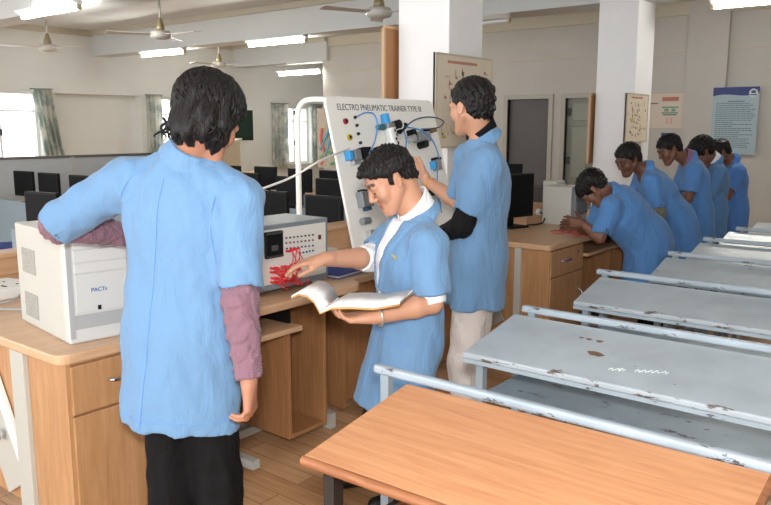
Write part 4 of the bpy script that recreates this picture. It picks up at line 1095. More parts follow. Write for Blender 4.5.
nrm = lambda v: A(v) / np.linalg.norm(A(v))
FW3, RG3, UP3 = A(FWD), A(RGT), A((0, 0, 1))
def facing(th):
    """unit vector; 0 = away from the camera, 90 = towards the left of the photo, 180 = towards the camera"""
    t = math.radians(th); return nrm(math.cos(t) * FW3 - math.sin(t) * RG3)
def head_axes(th, pitch, roll=0.0):
    """right, forward, up of a head facing th, bowed by pitch degrees"""
    f0 = facing(th); r = nrm(np.cross(f0, UP3)); p = math.radians(pitch)
    f = f0 * math.cos(p) - UP3 * math.sin(p); u = np.cross(r, f)
    q = math.radians(roll); r2 = r * math.cos(q) + u * math.sin(q); u2 = np.cross(r2, f)
    return r2, f, u2
def add_head(F, c, R_, Fw, U, neck, sc=1.0, nr=0.056, face=True):
    L = lambda x, y, z: A(c) + (R_ * x + Fw * y + U * z) * sc
    ax = (R_, Fw, U)
    F.cone(L(0, -0.035, -0.05), A(neck), nr, nr * 1.12, 0.02)
    F.ell(L(0, -0.012, 0.03), ax, (0.073 * sc, 0.093 * sc, 0.079 * sc), 0.02)
    F.cone(L(0, 0.03, 0.0), L(0, 0.042, -0.07), 0.056 * sc, 0.040 * sc, 0.02, n=Fw, flat=0.92)
    F.cone(L(0, 0.045, -0.075), L(0, 0.062, -0.10), 0.036 * sc, 0.022 * sc, 0.02)
    for s_ in (-1, 1):
        F.cone(L(s_ * 0.055, -0.005, -0.04), L(s_ * 0.02, 0.062, -0.10), 0.018 * sc, 0.016 * sc, 0.025)
        F.ell(L(s_ * 0.040, 0.058, -0.028), ax, (0.023 * sc, 0.020 * sc, 0.024 * sc), 0.028)
    if face:
        F.cone(L(-0.042, 0.072, 0.017), L(0.042, 0.072, 0.017), 0.014 * sc, 0.014 * sc, 0.014)
        for s_ in (-1, 1):
            F.ell(L(s_ * 0.032, 0.099, -0.002), ax, (0.019 * sc, 0.016 * sc, 0.011 * sc), 0.012, 'sub')
            F.ell(L(s_ * 0.032, 0.073, -0.003), ax, (0.0145 * sc, 0.0145 * sc, 0.0125 * sc), 0.004)
        F.cone(L(0, 0.081, 0.010), L(0, 0.1015, -0.030), 0.0085 * sc, 0.0105 * sc, 0.010)
        for s_ in (-1, 1): F.ell(L(s_ * 0.0125, 0.091, -0.035), ax, (0.008 * sc, 0.011 * sc, 0.008 * sc), 0.006)
        F.cone(L(-0.020, 0.077, -0.0605), L(0.020, 0.077, -0.0605), 0.0065 * sc, 0.0065 * sc, 0.006)
        F.cone(L(0, 0.084, -0.0600), L(0.0001, 0.084, -0.0600), 0.007 * sc, 0.007 * sc, 0.008)
        F.cone(L(-0.015, 0.079, -0.072), L(0.015, 0.079, -0.072), 0.0068 * sc, 0.0075 * sc, 0.006)
        F.cone(L(-0.022, 0.090, -0.0663), L(0.022, 0.090, -0.0663), 0.0025 * sc, 0.0025 * sc, 0.004, op='sub')
        F.ell(L(0, 0.070, -0.098), ax, (0.020 * sc, 0.018 * sc, 0.016 * sc), 0.014)
    for s_ in (-1, 1):
        e = L(s_ * 0.076, -0.012, -0.010)
        n = nrm(R_ * s_ - Fw * 0.45); t = nrm(np.cross(U, n)); u2 = nrm(U - Fw * 0.2)
        F.ell(e, (n, nrm(np.cross(u2, n)), u2), (0.0065 * sc, 0.0165 * sc, 0.028 * sc), 0.007)
        F.ell(e + n * 0.008 * sc + Fw * 0.003 * sc, (n, nrm(np.cross(u2, n)), u2), (0.005 * sc, 0.010 * sc, 0.018 * sc), 0.004, 'sub')
    return L
def tone_fn(skin, L, Fw, R_, U, c, sc, lips=(150, 88, 80), brow=(34, 26, 24), stubble=0.0):
    sk = A(srgb(*skin)[:3]); lp = A(srgb(*lips)[:3]); bw = A(srgb(*brow)[:3])
    def seg(V, a, b):
        ba = b - a; t = np.clip(((V - a) @ ba) / (ba @ ba), 0, 1); return np.linalg.norm(V - a - t[:, None] * ba, axis=1)
    def fn(V):
        col = np.tile(sk, (len(V), 1))
        def put(d, r, c_, soft=0.003, w_=1.0):
            k = np.clip((r - d) / soft + 0.5, 0, 1)[:, None] * w_; col[:] = col * (1 - k) + c_ * k
        q = V - A(c); x, y, z = q @ R_ / sc, q @ Fw / sc, q @ U / sc
        if stubble:
            d = np.where((y > 0.01) & (z < -0.035), 0.0, 1.0) * 0.1
            put(d + np.maximum(0, -0.05 - z * 1.0) * 0, 0.002, sk * 0.62, 0.004, stubble)
        put(seg(V, L(-0.021, 0.083, -0.0605), L(0.021, 0.083, -0.0605)), 0.0075 * sc, lp, 0.004, 0.8)
        put(seg(V, L(-0.016, 0.084, -0.072), L(0.016, 0.084, -0.072)), 0.0075 * sc, lp, 0.004, 0.8)
        put(seg(V, L(-0.020, 0.088, -0.0662), L(0.020, 0.088, -0.0662)), 0.0025 * sc, lp * 0.35, 0.003)
        for s_ in (-1, 1):
            put(seg(V, L(s_ * 0.016, 0.086, 0.023), L(s_ * 0.050, 0.072, 0.024)), 0.008 * sc, bw, 0.004, 0.9)
            put(seg(V, L(s_ * 0.019, 0.089, -0.0065), L(s_ * 0.045, 0.082, -0.0065)), 0.0034 * sc, bw * 0.6, 0.003, 0.95)
            put(seg(V, L(s_ * 0.010, 0.092, -0.042), L(s_ * 0.013, 0.092, -0.042)), 0.004 * sc, sk * 0.3, 0.003, 0.7)
        return col
    return fn
def hand(F, w, d, n, t, curl=(20, 25, 20), sc=1.0, thumb=(0.55, 0.65, 0.35), fingers=None, bend=None):
    """open hand: w wrist, d direction of the palm, n the way the palm looks, t the thumb side; curl in degrees at the three joints"""
    d = nrm(d); t = nrm(A(t) - d * (A(t) @ d)); n0 = np.cross(d, t); n = n0 if n0 @ A(n) > 0 else -n0
    w = A(w)
    F.cone(w - d * 0.02, w + d * 0.03, 0.026 * sc, 0.026 * sc, 0.012, n=n, flat=0.72)
    lens = (0.068, 0.076, 0.071, 0.056); off = (0.029, 0.009, -0.011, -0.029); base = (0.092, 0.096, 0.091, 0.083)
    for i in range(4):
        kn = w + (d * base[i] + t * off[i]) * sc
        F.cone(w + (d * 0.02 + t * off[i] * 0.55) * sc, kn, 0.0155 * sc, 0.0115 * sc, 0.014)
    for i in range(4):
        p = w + (d * base[i] + t * off[i]) * sc; a = 0.0
        cs = fingers[i] if fingers else curl
        sp = t * off[i] * 1.6
        r = 0.0092 if i < 3 else 0.008
        for j, fr in enumerate((0.46, 0.30, 0.24)):
            a += math.radians(cs[j]); dd = nrm(d * math.cos(a) + n * math.sin(a) + sp)
            q = p + dd * lens[i] * fr * 1.08 * sc
            F.cone(p, q, (r - 0.0008 * j) * sc, (r - 0.0008 * (j + 1)) * sc, 0.0035 if j else 0.006)
            p = q
    p = w + (d * 0.022 + t * 0.018 + n * 0.006) * sc
    td = nrm(d * thumb[0] + t * thumb[1] + n * thumb[2])
    q = p + td * 0.046 * sc; F.cone(p, q, 0.0155 * sc, 0.0115 * sc, 0.012)
    td2 = nrm(td + d * 0.45); p2 = q + td2 * 0.034 * sc; F.cone(q, p2, 0.011 * sc, 0.0098 * sc, 0.004)
    td3 = nrm(td2 + d * 0.3); F.cone(p2, p2 + td3 * 0.026 * sc, 0.0096 * sc, 0.0078 * sc, 0.003)
    return w + d * 0.09

HAIR = {}
def hair_mat(name, c, rough=0.45):
    m, nt, b = new_mat(name)
    tc = nt.nodes.new('ShaderNodeTexCoord'); mp = nt.nodes.new('ShaderNodeMapping'); mp.inputs['Scale'].default_value = (1, 1, 0.25)
    nt.links.new(tc.outputs['Object'], mp.inputs[0])
    n = nt.nodes.new('ShaderNodeTexNoise'); n.inputs['Scale'].default_value = 160; n.inputs['Detail'].default_value = 3; n.inputs['Distortion'].default_value = 1.5
    nt.links.new(mp.outputs[0], n.inputs['Vector'])
    bp = nt.nodes.new('ShaderNodeBump'); bp.inputs['Strength'].default_value = 0.8; bp.inputs['Distance'].default_value = 0.006
    nt.links.new(n.outputs['Fac'], bp.inputs['Height']); nt.links.new(bp.outputs[0], b.inputs['Normal'])
    b.inputs['Base Color'].default_value = srgb(*c); b.inputs['Roughness'].default_value = rough; b.inputs['Specular IOR Level'].default_value = 0.3
    return m
M_HAIR = hair_mat('black_hair', (20, 17, 16), 0.42)
M_SKIN = attr_mat('skin', 0.5, 0.08)
M_COAT = fabric('blue_coat_cotton', (108, 146, 184), 0.4)
M_COATS = mat('coat_seam', (108, 152, 204), 0.85)
M_TROU_B = fabric('black_trousers', (12, 12, 14), 0.4, sheen=0.0)
M_TROU_W = fabric('cream_trousers', (222, 214, 208), 0.6)
M_TROU_G = fabric('dark_grey_trousers', (52, 48, 47), 0.5, sheen=0.0)
M_SHIRT_W = fabric('white_shirt', (238, 238, 240), 0.5)
M_SHIRT_K = fabric('black_shirt', (16, 16, 19), 0.4, sheen=0.0)
M_SHIRT_P = fabric('mauve_striped_shirt', (112, 80, 96), 0.9, ((150, 116, 128), 75))
M_SHIRT_L = fabric('lilac_shirt', (136, 104, 134), 0.5)
M_SHOE = mat('black_shoe', (22, 21, 22), 0.35)

def ears_hair(c, R_, Fw, U, sc, kind, seed):
    """hair volume of a head"""
    big = 0.17 * sc if kind != 'long' else 0.24
    F = Field(A(c) - big, A(c) + big, 0.0042)
    L = lambda x, y, z: A(c) + (R_ * x + Fw * y + U * z) * sc
    ax = (R_, Fw, U)
    x, y, z = F.pts((slice(None),) * 3)
    q = [(x - c[0]) * v[0] + (y - c[1]) * v[1] + (z - c[2]) * v[2] for v in ax]
    X_, Y_, Z_ = [u / sc for u in q]
    if kind == 'long':
        F.ell(L(0, -0.022, 0.042), ax, (0.102 * sc, 0.116 * sc, 0.100 * sc), 0.02)
        F.ell(L(0.015, -0.045, -0.03), ax, (0.080 * sc, 0.074 * sc, 0.082 * sc), 0.03)
        F.ell(L(-0.04, -0.045, -0.045), ax, (0.042 * sc, 0.045 * sc, 0.055 * sc), 0.03)
        jag = 0.010 * np.sin(X_ * 150 + 1) + 0.007 * np.sin(X_ * 290 + Y_ * 200)
        hl = np.maximum(Y_ - (0.026 + 0.08 * np.clip((Z_ - 0.02) / 0.07, 0, 1)), -Z_ - 0.098 - jag - 0.02 * np.clip(-Y_ / 0.1, -1, 1))
        F.ell(L(0.054, -0.004, -0.052), ax, (0.031 * sc, 0.040 * sc, 0.066 * sc), 0.02)
        F.ell(L(0.0, -0.075, -0.06), ax, (0.055 * sc, 0.035 * sc, 0.055 * sc), 0.02)
    else:
        F.ell(L(0, -0.016, 0.038), ax, (0.084 * sc, 0.104 * sc, 0.086 * sc), 0.02)
        F.ell(L(0, -0.045, -0.015), ax, (0.073 * sc, 0.066 * sc, 0.062 * sc), 0.02)
        if kind == 'fringe':
            F.ell(L(0, 0.062, 0.072), ax, (0.060 * sc, 0.036 * sc, 0.028 * sc), 0.02)
        if kind == 'bushy':
            F.ell(L(0, -0.03, 0.04), ax, (0.095 * sc, 0.108 * sc, 0.094 * sc), 0.02)
            F.ell(L(0, 0.05, 0.055), ax, (0.075 * sc, 0.05 * sc, 0.045 * sc), 0.02)
        side = np.maximum(Y_ - 0.014, -(Z_ + 0.035)) if True else 0
        hl = (Y_ - 0.078) - (Z_ - 0.055) * 1.25
        if kind == 'fringe': hl = (Y_ - 0.080) - (Z_ - 0.062) * 1.5 + 0.006 * np.sin(X_ * 260)
        if kind == 'bushy': hl = (Y_ - 0.095) - (Z_ - 0.03) * 1.6
        burn = np.maximum(np.maximum(np.abs(Y_ - 0.006) - 0.006 - 0.16 * (Z_ + 0.022), Z_ - 0.06), -Z_ - 0.022)      # sideburns
        hl = hl + 0.004 * np.sin(X_ * 330 + Z_ * 90) + 0.004 * np.sin(Z_ * 310 + Y_ * 120)
        hl = np.minimum(hl, burn)
        hl = np.maximum(hl, -Z_ - 0.072)
        ear = np.maximum(np.sqrt((Y_ + 0.014) ** 2 + ((Z_ + 0.012) * 0.75) ** 2) - 0.023, 0) * 0 + (0.023 - np.sqrt((Y_ + 0.014) ** 2 + ((Z_ + 0.010) * 0.72) ** 2))
        hl = np.maximum(hl, np.where(np.abs(X_) > 0.05, ear, -1))
    F.F = np.maximum(F.F, (hl * sc * 0.75).astype(np.float32))
    rnd = np.random.RandomState(seed); w_ = 0
    for i in range(9):
        kv = rnd.normal(size=3); kv /= np.linalg.norm(kv)
        lam = rnd.uniform(0.022, 0.05) if kind == 'long' else rnd.uniform(0.012, 0.03)
        kv[2] *= 0.25 if kind == 'long' else 0.6
        w_ = w_ + np.sin((X_ * kv[0] + Y_ * kv[1] + Z_ * kv[2]) * 2 * PI / lam + rnd.uniform(0, 6.28))
    F.F += (w_ * (0.0019 if kind == 'long' else 0.0013)).astype(np.float32)
    return F

def person(S):
    """build one figure from its joints (room coordinates)"""
    hc = A(S['head']); R_, Fw, U = head_axes(*S['face']); sc = S.get('hs', 1.0)
    neck, chest, pel = A(S['neck']), A(S['chest']), A(S['pelvis'])
    fd = facing(S['turn']); side = nrm(np.cross(UP3, fd))             # side points to the figure's own left
    shL, shR = A(S['shL']), A(S['shR'])
    base = A((pel[0], pel[1], 0.0))
    near = S.get('near', True); h = 0.0085 if near else 0.012; hf = 0.0036 if near else 0.0056
    # ---- body
    hips = [pel + side * 0.075 * S.get('wide', 1.0) - UP3 * 0.03, pel - side * 0.075 * S.get('wide', 1.0) - UP3 * 0.03]
    feet = S['feet']; knees = S.get('knees')
    if knees is None:
        knees = [(hips[i] + A(feet[i])) * 0.5 + fd * 0.03 for i in (0, 1)]
    ank = [A((f[0], f[1], 0.09)) for f in feet]
    pts = [hc, neck, chest, pel, shL, shR, A(S['elL']), A(S['elR']), A(S['wrL']), A(S['wrR'])] + hips + [A(k) for k in knees] + ank
    lo, hi = np.min(pts, 0) - 0.2, np.max(pts, 0) + 0.2; lo[2] = 0.02
    fine = [(hc - 0.15, hc + 0.15)]
    for k in ('L', 'R'):
        if S.get('hand' + k): w = A(S['wr' + k]); dd = nrm(S['hand' + k]['d']); fine.append((np.minimum(w, w + dd * 0.19) - 0.05, np.maximum(w, w + dd * 0.19) + 0.05))
    F = Field(lo, hi, h, fine, hf)
    L = add_head(F, hc, R_, Fw, U, neck, sc, S.get('neck_r', 0.054), S.get('features', True))
    b = fd
    F.cone(neck - UP3 * 0.02, chest, 0.075, 0.145, 0.04, n=b, flat=0.62)
    F.cone(chest, pel, 0.145, 0.135, 0.04, n=b, flat=0.66)
    for s_, e_, w_, sgn in ((shL, S['elL'], S['wrL'], 1), (shR, S['elR'], S['wrR'], -1)):
        e_, w_ = A(e_), A(w_)
        F.cone(neck - UP3 * 0.05, s_, 0.05, 0.052, 0.03)
        F.cone(s_, e_, 0.050, 0.040, 0.02); m = e_ + (w_ - e_) * 0.3
        F.cone(e_, m, 0.040, 0.041, 0.012); F.cone(m, w_, 0.041, 0.027, 0.012)
    for k, sgn in (('L', 1), ('R', -1)):
        H_ = S.get('hand' + k)
        if H_: hand(F, S['wr' + k], H_['d'], H_['n'], H_['t'], H_.get('curl', (20, 25, 20)), H_.get('sc', 1.0), H_.get('thumb', (0.55, 0.65, 0.35)), H_.get('fingers'))
    for i in (0, 1):
        F.cone(hips[i], knees[i], 0.068, 0.050, 0.03); F.cone(knees[i], ank[i], 0.05, 0.038, 0.02)
        F.cone(ank[i] - UP3 * 0.03, ank[i] + fd * 0.12 - UP3 * 0.055, 0.036, 0.026, 0.02)
    body, V, Fc = skin_object('person', F, M_SKIN, None, base, tone_fn(S['skin'], L, Fw, R_, U, hc, sc, stubble=S.get('stubble', 0.0), lips=S.get('lips', (150, 88, 80))))
    tag(body, S['label'], 'person')
    # ---- hair
    HF = ears_hair(hc, R_, Fw, U, sc, S['hair'], S.get('seed', 1))
    hair, HV, HFc = skin_object('hair', HF, M_HAIR, body, base)
    if S.get('locks'):
        rnd = random.Random(4); m = MB()
        for i in range(S['locks']):
            a = rnd.uniform(0.0, 2 * PI); el = rnd.uniform(0.0, 1.35)
            d0 = A((math.cos(a) * math.cos(el), math.sin(a) * math.cos(el), math.sin(el)))
            if d0[1] > 0.25 and d0[2] < 0.75: continue
            P, ph, LN = [], rnd.uniform(0, 6.28), rnd.uniform(0.7, 1.1)
            for k in range(7):
                t = k / 6; el2 = el - t * LN
                d_ = A((math.cos(a + 0.16 * math.sin(ph + 5 * t)) * math.cos(el2), math.sin(a + 0.16 * math.sin(ph + 5 * t)) * math.cos(el2), math.sin(el2)))
                p = L(d_[0] * 0.102, -0.022 + d_[1] * 0.115, 0.042 + d_[2] * 0.099)
                p = p + nrm(p - L(0, -0.02, 0.03)) * (0.003 * math.sin(ph + 6 * t))
                P.append(p - base)
            m.tube(P, [0.003, 0.0045, 0.005, 0.005, 0.0045, 0.0035, 0.0015], 6)
        for (x0, y0), ln in S.get('tails', []):
            for j in range(5):
                ph = rnd.uniform(0, 6.28); P = []
                for k in range(7):
                    t = k / 6
                    P.append(L(x0 + 0.012 * j - 0.024 + 0.012 * math.sin(ph + t * 6), y0 - 0.006 * math.cos(ph + t * 7), -0.05 - ln * t * rnd.uniform(0.85, 1.1)) - base)
                m.tube(P, [0.004, 0.0045, 0.0045, 0.004, 0.0035, 0.0025, 0.001], 6)
        m.build('hair_locks', M_HAIR, hair)
    # ---- coat
    hem = A(S['hem']); hw = S.get('wide', 1.0)
    eL, eR = A(S['elL']), A(S['elR'])
    sl = S.get('sleeve', (0.95, 0.95))
    pts = [neck, chest, pel, hem, shL, shR, eL, eR]
    lo, hi = np.min(pts, 0) - 0.27, np.max(pts, 0) + 0.27; lo[2] = hem[2] - 0.06; hi[2] = max(neck[2], shL[2], shR[2]) + 0.13
    C = Field(lo, hi, S.get('ch', 0.0075 if near else 0.011))
    fl = S.get('flat', 0.66)
    tors = nrm(neck - pel); fb = nrm(fd - tors * (fd @ tors))       # front of the (perhaps bent) torso
    C.cone(neck - tors * 0.035, chest, 0.088, 0.185 * hw, 0.05, n=fb, flat=fl)
    C.cone(chest, pel, 0.185 * hw, 0.186 * hw, 0.04, n=fb, flat=fl)
    hd = nrm(hem - pel); fh = nrm(fd - hd * (fd @ hd))
    C.cone(pel, hem, 0.186 * hw, S.get('hemw', 0.205) * hw, 0.05, n=fh, flat=S.get('hflat', 0.74), cut='b')
    for s_, e_, f_ in ((shL, eL, sl[0]), (shR, eR, sl[1])):
        C.cone(neck - tors * 0.045, s_, 0.062, 0.070, 0.035)
        C.cone(s_, s_ + (e_ - s_) * f_, 0.072, 0.073, 0.035, cut='b')
    C.waves(0.0035, 0.10, S.get('seed', 1) + 10, 0.6)
    C.waves(0.006, 0.13, S.get('seed', 1) + 20, 0.18, (hem[2], pel[2] + 0.25))
    C.waves(0.0013, 0.04, S.get('seed', 1) + 30, 0.6)
    C.cut(hem, hd)
    # neck opening
    C.cone(neck - tors * 0.03, neck + (L(0, -0.035, -0.05) - neck) * 0.9, 0.058, 0.062, 0.01, op='sub')
    # hollow under the hem so the trousers hang free
    C.cone(hem - hd * 0.08, hem + hd * 0.05, 0.16, 0.175, 0.01, n=fh, flat=0.72, op='sub')
    for s_, e_, f_ in ((shL, eL, sl[0]), (shR, eR, sl[1])):
        q = s_ + (e_ - s_) * f_; dd = nrm(e_ - s_)
        C.cone(q - dd * 0.05, q + dd * 0.03, 0.056, 0.062, 0.004, op='sub')
    coat, CV, CF = skin_object('lab_coat', C, S.get('coat', M_COAT), body, base)
    bvh = BVHTree.FromPolygons([Vector(v) for v in CV], [tuple(f) for f in CF])
    def drape(pts, r, name='seam', mt=M_COATS, dirv=None, lift=0.0005, parent=coat):
        """thin strip laid on the coat; each point is dropped onto the cloth along -dirv"""
        P = []
        for p in pts:
            dv = Vector(dirv); hit = bvh.ray_cast(Vector(p) + dv * 0.5, -dv, 1.0)
            if hit[0] is not None: P.append(hit[0] + dv * lift - Vector(base))
        if len(P) > 2: return MB().tube(P, r, 6, True).build(name, mt, parent)
    # ---- collar: a folded band standing round the neck
    if S.get('collar', True):
        nb = neck - tors * 0.005; nu = nrm(L(0, -0.035, -0.05) - neck)
        K = Field(nb - 0.16, nb + 0.16, 0.0042 if near else 0.007)
        x, y, z = K.pts((slice(None),) * 3)
        def band(w0, w1, z0, z1, th, open_):
            dx, dy, dz = x - nb[0], y - nb[1], z - nb[2]
            ax_ = dx * nu[0] + dy * nu[1] + dz * nu[2]
            qx, qy, qz = dx - ax_ * nu[0], dy - ax_ * nu[1], dz - ax_ * nu[2]
            rr = np.sqrt(qx * qx + qy * qy + qz * qz)
            front = qx * fb[0] + qy * fb[1] + qz * fb[2]
            lat = qx * side[0] + qy * side[1] + qz * side[2]
            zz = ax_ + front * 0.45                        # the band dips towards the throat
            t = np.clip((zz - z0) / (z1 - z0), 0, 1)
            d = np.abs(rr - (w0 + (w1 - w0) * t)) - th
            d = np.maximum(d, np.maximum(z0 - zz, zz - z1))
            return np.maximum(d, np.minimum(front - 0.0, open_ - np.abs(lat)) if open_ else d)
        K.F = np.minimum(K.F, band(0.072, 0.062, -0.005, 0.042, 0.0045, 0.022).astype(np.float32))
        K.F = np.minimum(K.F, band(0.100, 0.066, -0.025, 0.042, 0.0045, 0.03).astype(np.float32))
        skin_object('collar', K, S.get('coat', M_COAT), coat, base)
    if S.get('shirt_collar') is not None:
        nb = neck + tors * 0.012; nu = nrm(L(0, -0.035, -0.05) - neck)
        K = Field(nb - 0.13, nb + 0.13, 0.0042 if near else 0.006)
        x, y, z = K.pts((slice(None),) * 3)
        dx, dy, dz = x - nb[0], y - nb[1], z - nb[2]
        ax_ = dx * nu[0] + dy * nu[1] + dz * nu[2]
        qx, qy, qz = dx - ax_ * nu[0], dy - ax_ * nu[1], dz - ax_ * nu[2]
        rr = np.sqrt(qx * qx + qy * qy + qz * qz); front = qx * fb[0] + qy * fb[1] + qz * fb[2]; lat = qx * side[0] + qy * side[1] + qz * side[2]
        zz = ax_ + front * 0.55
        t = np.clip((zz + 0.02) / 0.075, 0, 1)
        d = np.maximum(np.abs(rr - (0.078 - 0.014 * t)) - 0.005, np.maximum(-0.02 - zz, zz - 0.055))
        d = np.maximum(d, np.minimum(front, 0.008 - np.abs(lat)))
        K.F = np.minimum(K.F, d.astype(np.float32))
        skin_object('shirt_collar', K, S['shirt_collar'], body, base)
    # ---- open coat front: shirt between two turned-back lapels, laid on the coat's own surface
    if S.get('open'):
        x, y, z = C.pts((slice(None),) * 3); nk = neck
        fr_ = (x - nk[0]) * fb[0] + (y - nk[1]) * fb[1] + (z - nk[2]) * fb[2]; lt = (x - nk[0]) * side[0] + (y - nk[1]) * side[1] + (z - nk[2]) * side[2]
        dn = -((x - nk[0]) * tors[0] + (y - nk[1]) * tors[1] + (z - nk[2]) * tors[2])
        V0 = C.F.copy(); ln = S['open']
        wv = 0.055 * np.clip(1 - dn / ln, 0, 1) + 0.004
        C.F = np.maximum(np.maximum(V0 - 0.005, -V0 - 0.02), np.maximum(np.maximum(np.abs(lt) - wv, 0.02 - fr_), np.maximum(dn - ln, 0.01 - dn))).astype(np.float32)
        skin_object('shirt_front', C, S['shirt_collar'], body, base)
        for s_ in (-1, 1):
            lw = 0.045 * np.clip(1.15 - dn / ln, 0, 1)
            C.F = np.maximum(np.maximum(V0 - 0.0105, -V0 - 0.015), np.maximum(np.maximum(np.abs(lt * s_ - wv - lw * 0.5) - lw * 0.5 - 0.003, 0.0 - fr_), np.maximum(dn - ln * 0.95, 0.0 - dn))).astype(np.float32)
            skin_object('lapel', C, S.get('coat', M_COAT), coat, base)
    # ---- shirt sleeves that show below the coat sleeves
    for k in ('L', 'R'):
        q = S.get('shirt' + k)
        if q:
            mt, e0, e1 = q[0], A(S['el' + k]), A(S['wr' + k]); s0 = shL if k == 'L' else shR
            pts = [s0, e0, e1]; Z = Field(np.min(pts, 0) - 0.12, np.max(pts, 0) + 0.12, 0.0065)
            rs = q[2] if len(q) > 2 else 0.056
            Z.cone(s0 + (e0 - s0) * 0.55, e0, rs, rs, 0.02, cut='b' if q[1] == 0 else None)
            if q[1] > 0:
                fr = q[1]; en = e0 + (e1 - e0) * fr
                Z.cone(e0, en, rs, rs - 0.016 * fr, 0.02, cut='b')
                Z.waves(0.0042 if fr > 0.8 and rs > 0.055 else 0.002, 0.045, 7, 1.0); Z.waves(0.0025 if rs > 0.055 else 0.001, 0.02, 8, 1.0)
                if fr > 0.8: Z.cone(en - nrm(e1 - e0) * 0.05, en, rs - 0.016 * fr, rs - 0.016 * fr, 0.004, cut='ab')
            else: Z.waves(0.003, 0.05, 7, 1.0)
            skin_object('shirt_sleeve', Z, mt, body, base)
    # ---- trousers and shoes
    T = Field(np.min([pel - 0.2] + ank, 0) - 0.16, np.max([pel + 0.2] + ank, 0) + 0.16, 0.010 if near else 0.014)
    tw = S.get('leg_w', 1.0) * min(hw, 1.0)
    T.cone(pel + UP3 * 0.03, pel - UP3 * 0.04, 0.135 * tw, 0.140 * tw, 0.03, n=fd, flat=0.70)
    for i in (0, 1):
        lk = A(knees[i]); la = ank[i] - UP3 * 0.05
        T.cone(hips[i], lk, 0.086 * tw, 0.080 * tw, 0.02); T.cone(lk, la, 0.082 * tw, 0.078 * tw, 0.02, cut='b')
    T.waves(0.0035, 0.06, S.get('seed', 1) + 40, 0.5)
    skin_object('trousers', T, S['trousers'], body, base)
    for i in (0, 1):
        td = nrm(A(S.get('toe', fd))); p = A((feet[i][0], feet[i][1], 0)); 
        Z = Field(p - 0.24, p + A((0.24, 0.24, 0.16)), 0.009); 
        Z.cone(p - td * 0.055 + UP3 * 0.045, p + td * 0.03 + UP3 * 0.05, 0.042, 0.046, 0.02)
        Z.cone(p + td * 0.03 + UP3 * 0.04, p + td * 0.155 + UP3 * 0.03, 0.046, 0.036, 0.02)
        x, y, z = Z.pts((slice(None),) * 3); Z.F = np.maximum(Z.F, 0.004 - z + 0 * x + 0 * y)
        skin_object('shoe', Z, M_SHOE, body, base)
    return dict(body=body, coat=coat, base=base, drape=drape, bvh=bvh, L=L, fd=fd, side=side, axes=(R_, Fw, U))
P_ = lambda px, py, d: np.array(spot(px, py, d), np.float32)
SKIN_A, SKIN_B, SKIN_C = (176, 124, 98), (196, 146, 118), (124, 84, 66)

# ------------------------------------------------------------------ the long-haired man seen from behind
p1 = person(dict(label='person with bushy black hair seen from behind, elbow on the white computer case',
    head=P_(209, 120, 2.40), face=(-24, 32, 0), hs=1.03, neck=P_(192, 154, 2.42), chest=P_(186, 215, 2.41), pelvis=P_(184, 330, 2.42), hem=P_(180, 421, 2.42),
    turn=-4, shL=P_(126, 182, 2.44), shR=P_(240, 200, 2.36), elL=P_(58, 224, 2.50), wrL=P_(128, 236, 2.72), elR=P_(240, 300, 2.30), wrR=P_(249, 381, 2.24),
    handL=dict(d=P_(170, 240, 2.80) - P_(128, 236, 2.72), n=(0, 0, -1), t=facing(0)), 
    handR=dict(d=(0.02, 0.03, -1), n=facing(90), t=facing(-10), fingers=((28, 40, 30), (34, 45, 30), (38, 45, 30), (40, 48, 30)), thumb=(0.8, 0.35, 0.35)),
    feet=[P_(176, 610, 2.42), P_(224, 612, 2.40)], skin=SKIN_A, hair='long', locks=420, tails=[((-0.06, -0.085), 0.07), ((-0.02, -0.095), 0.05), ((0.07, -0.045), 0.06), ((0.05, -0.07), 0.05)], neck_r=0.058,
    sleeve=(1.0, 0.87), shirtL=(M_SHIRT_P, 0.97), shirtR=(M_SHIRT_P, 0.97), trousers=M_TROU_B, wide=1.02, hemw=0.20, seed=3, features=True))
b_ = -p1['fd']
p1['drape']([P_(172 - 22 * ((y - 170) / 255.0) ** 1.2, y, 2.4) for y in range(176, 426, 8)], 0.003, 'centre_seam', dirv=b_)
p1['drape']([P_(157 - 5 * (y - 340) / 85.0, y, 2.4) for y in range(342, 428, 6)], 0.003, 'vent_edge', dirv=b_)
for q in ([(229, 180), (222, 194), (218, 210), (218, 228), (221, 246), (223, 262)], [(146, 166), (132, 178), (124, 194), (120, 212), (119, 230)]):
    p1['drape']([P_(x, y, 2.38) for x, y in q], 0.0026, 'armhole_seam', dirv=b_)
p1['drape']([P_(222 + 2.8 * k, 283 + 0.3 * k - 0.02 * k * k, 2.3) for k in range(14)], 0.002, 'sleeve_hem', dirv=b_)
p1['drape']([P_(120 + 6 * k, 412 + 0.35 * k, 2.35) for k in range(20)], 0.002, 'hem_stitch', dirv=b_)

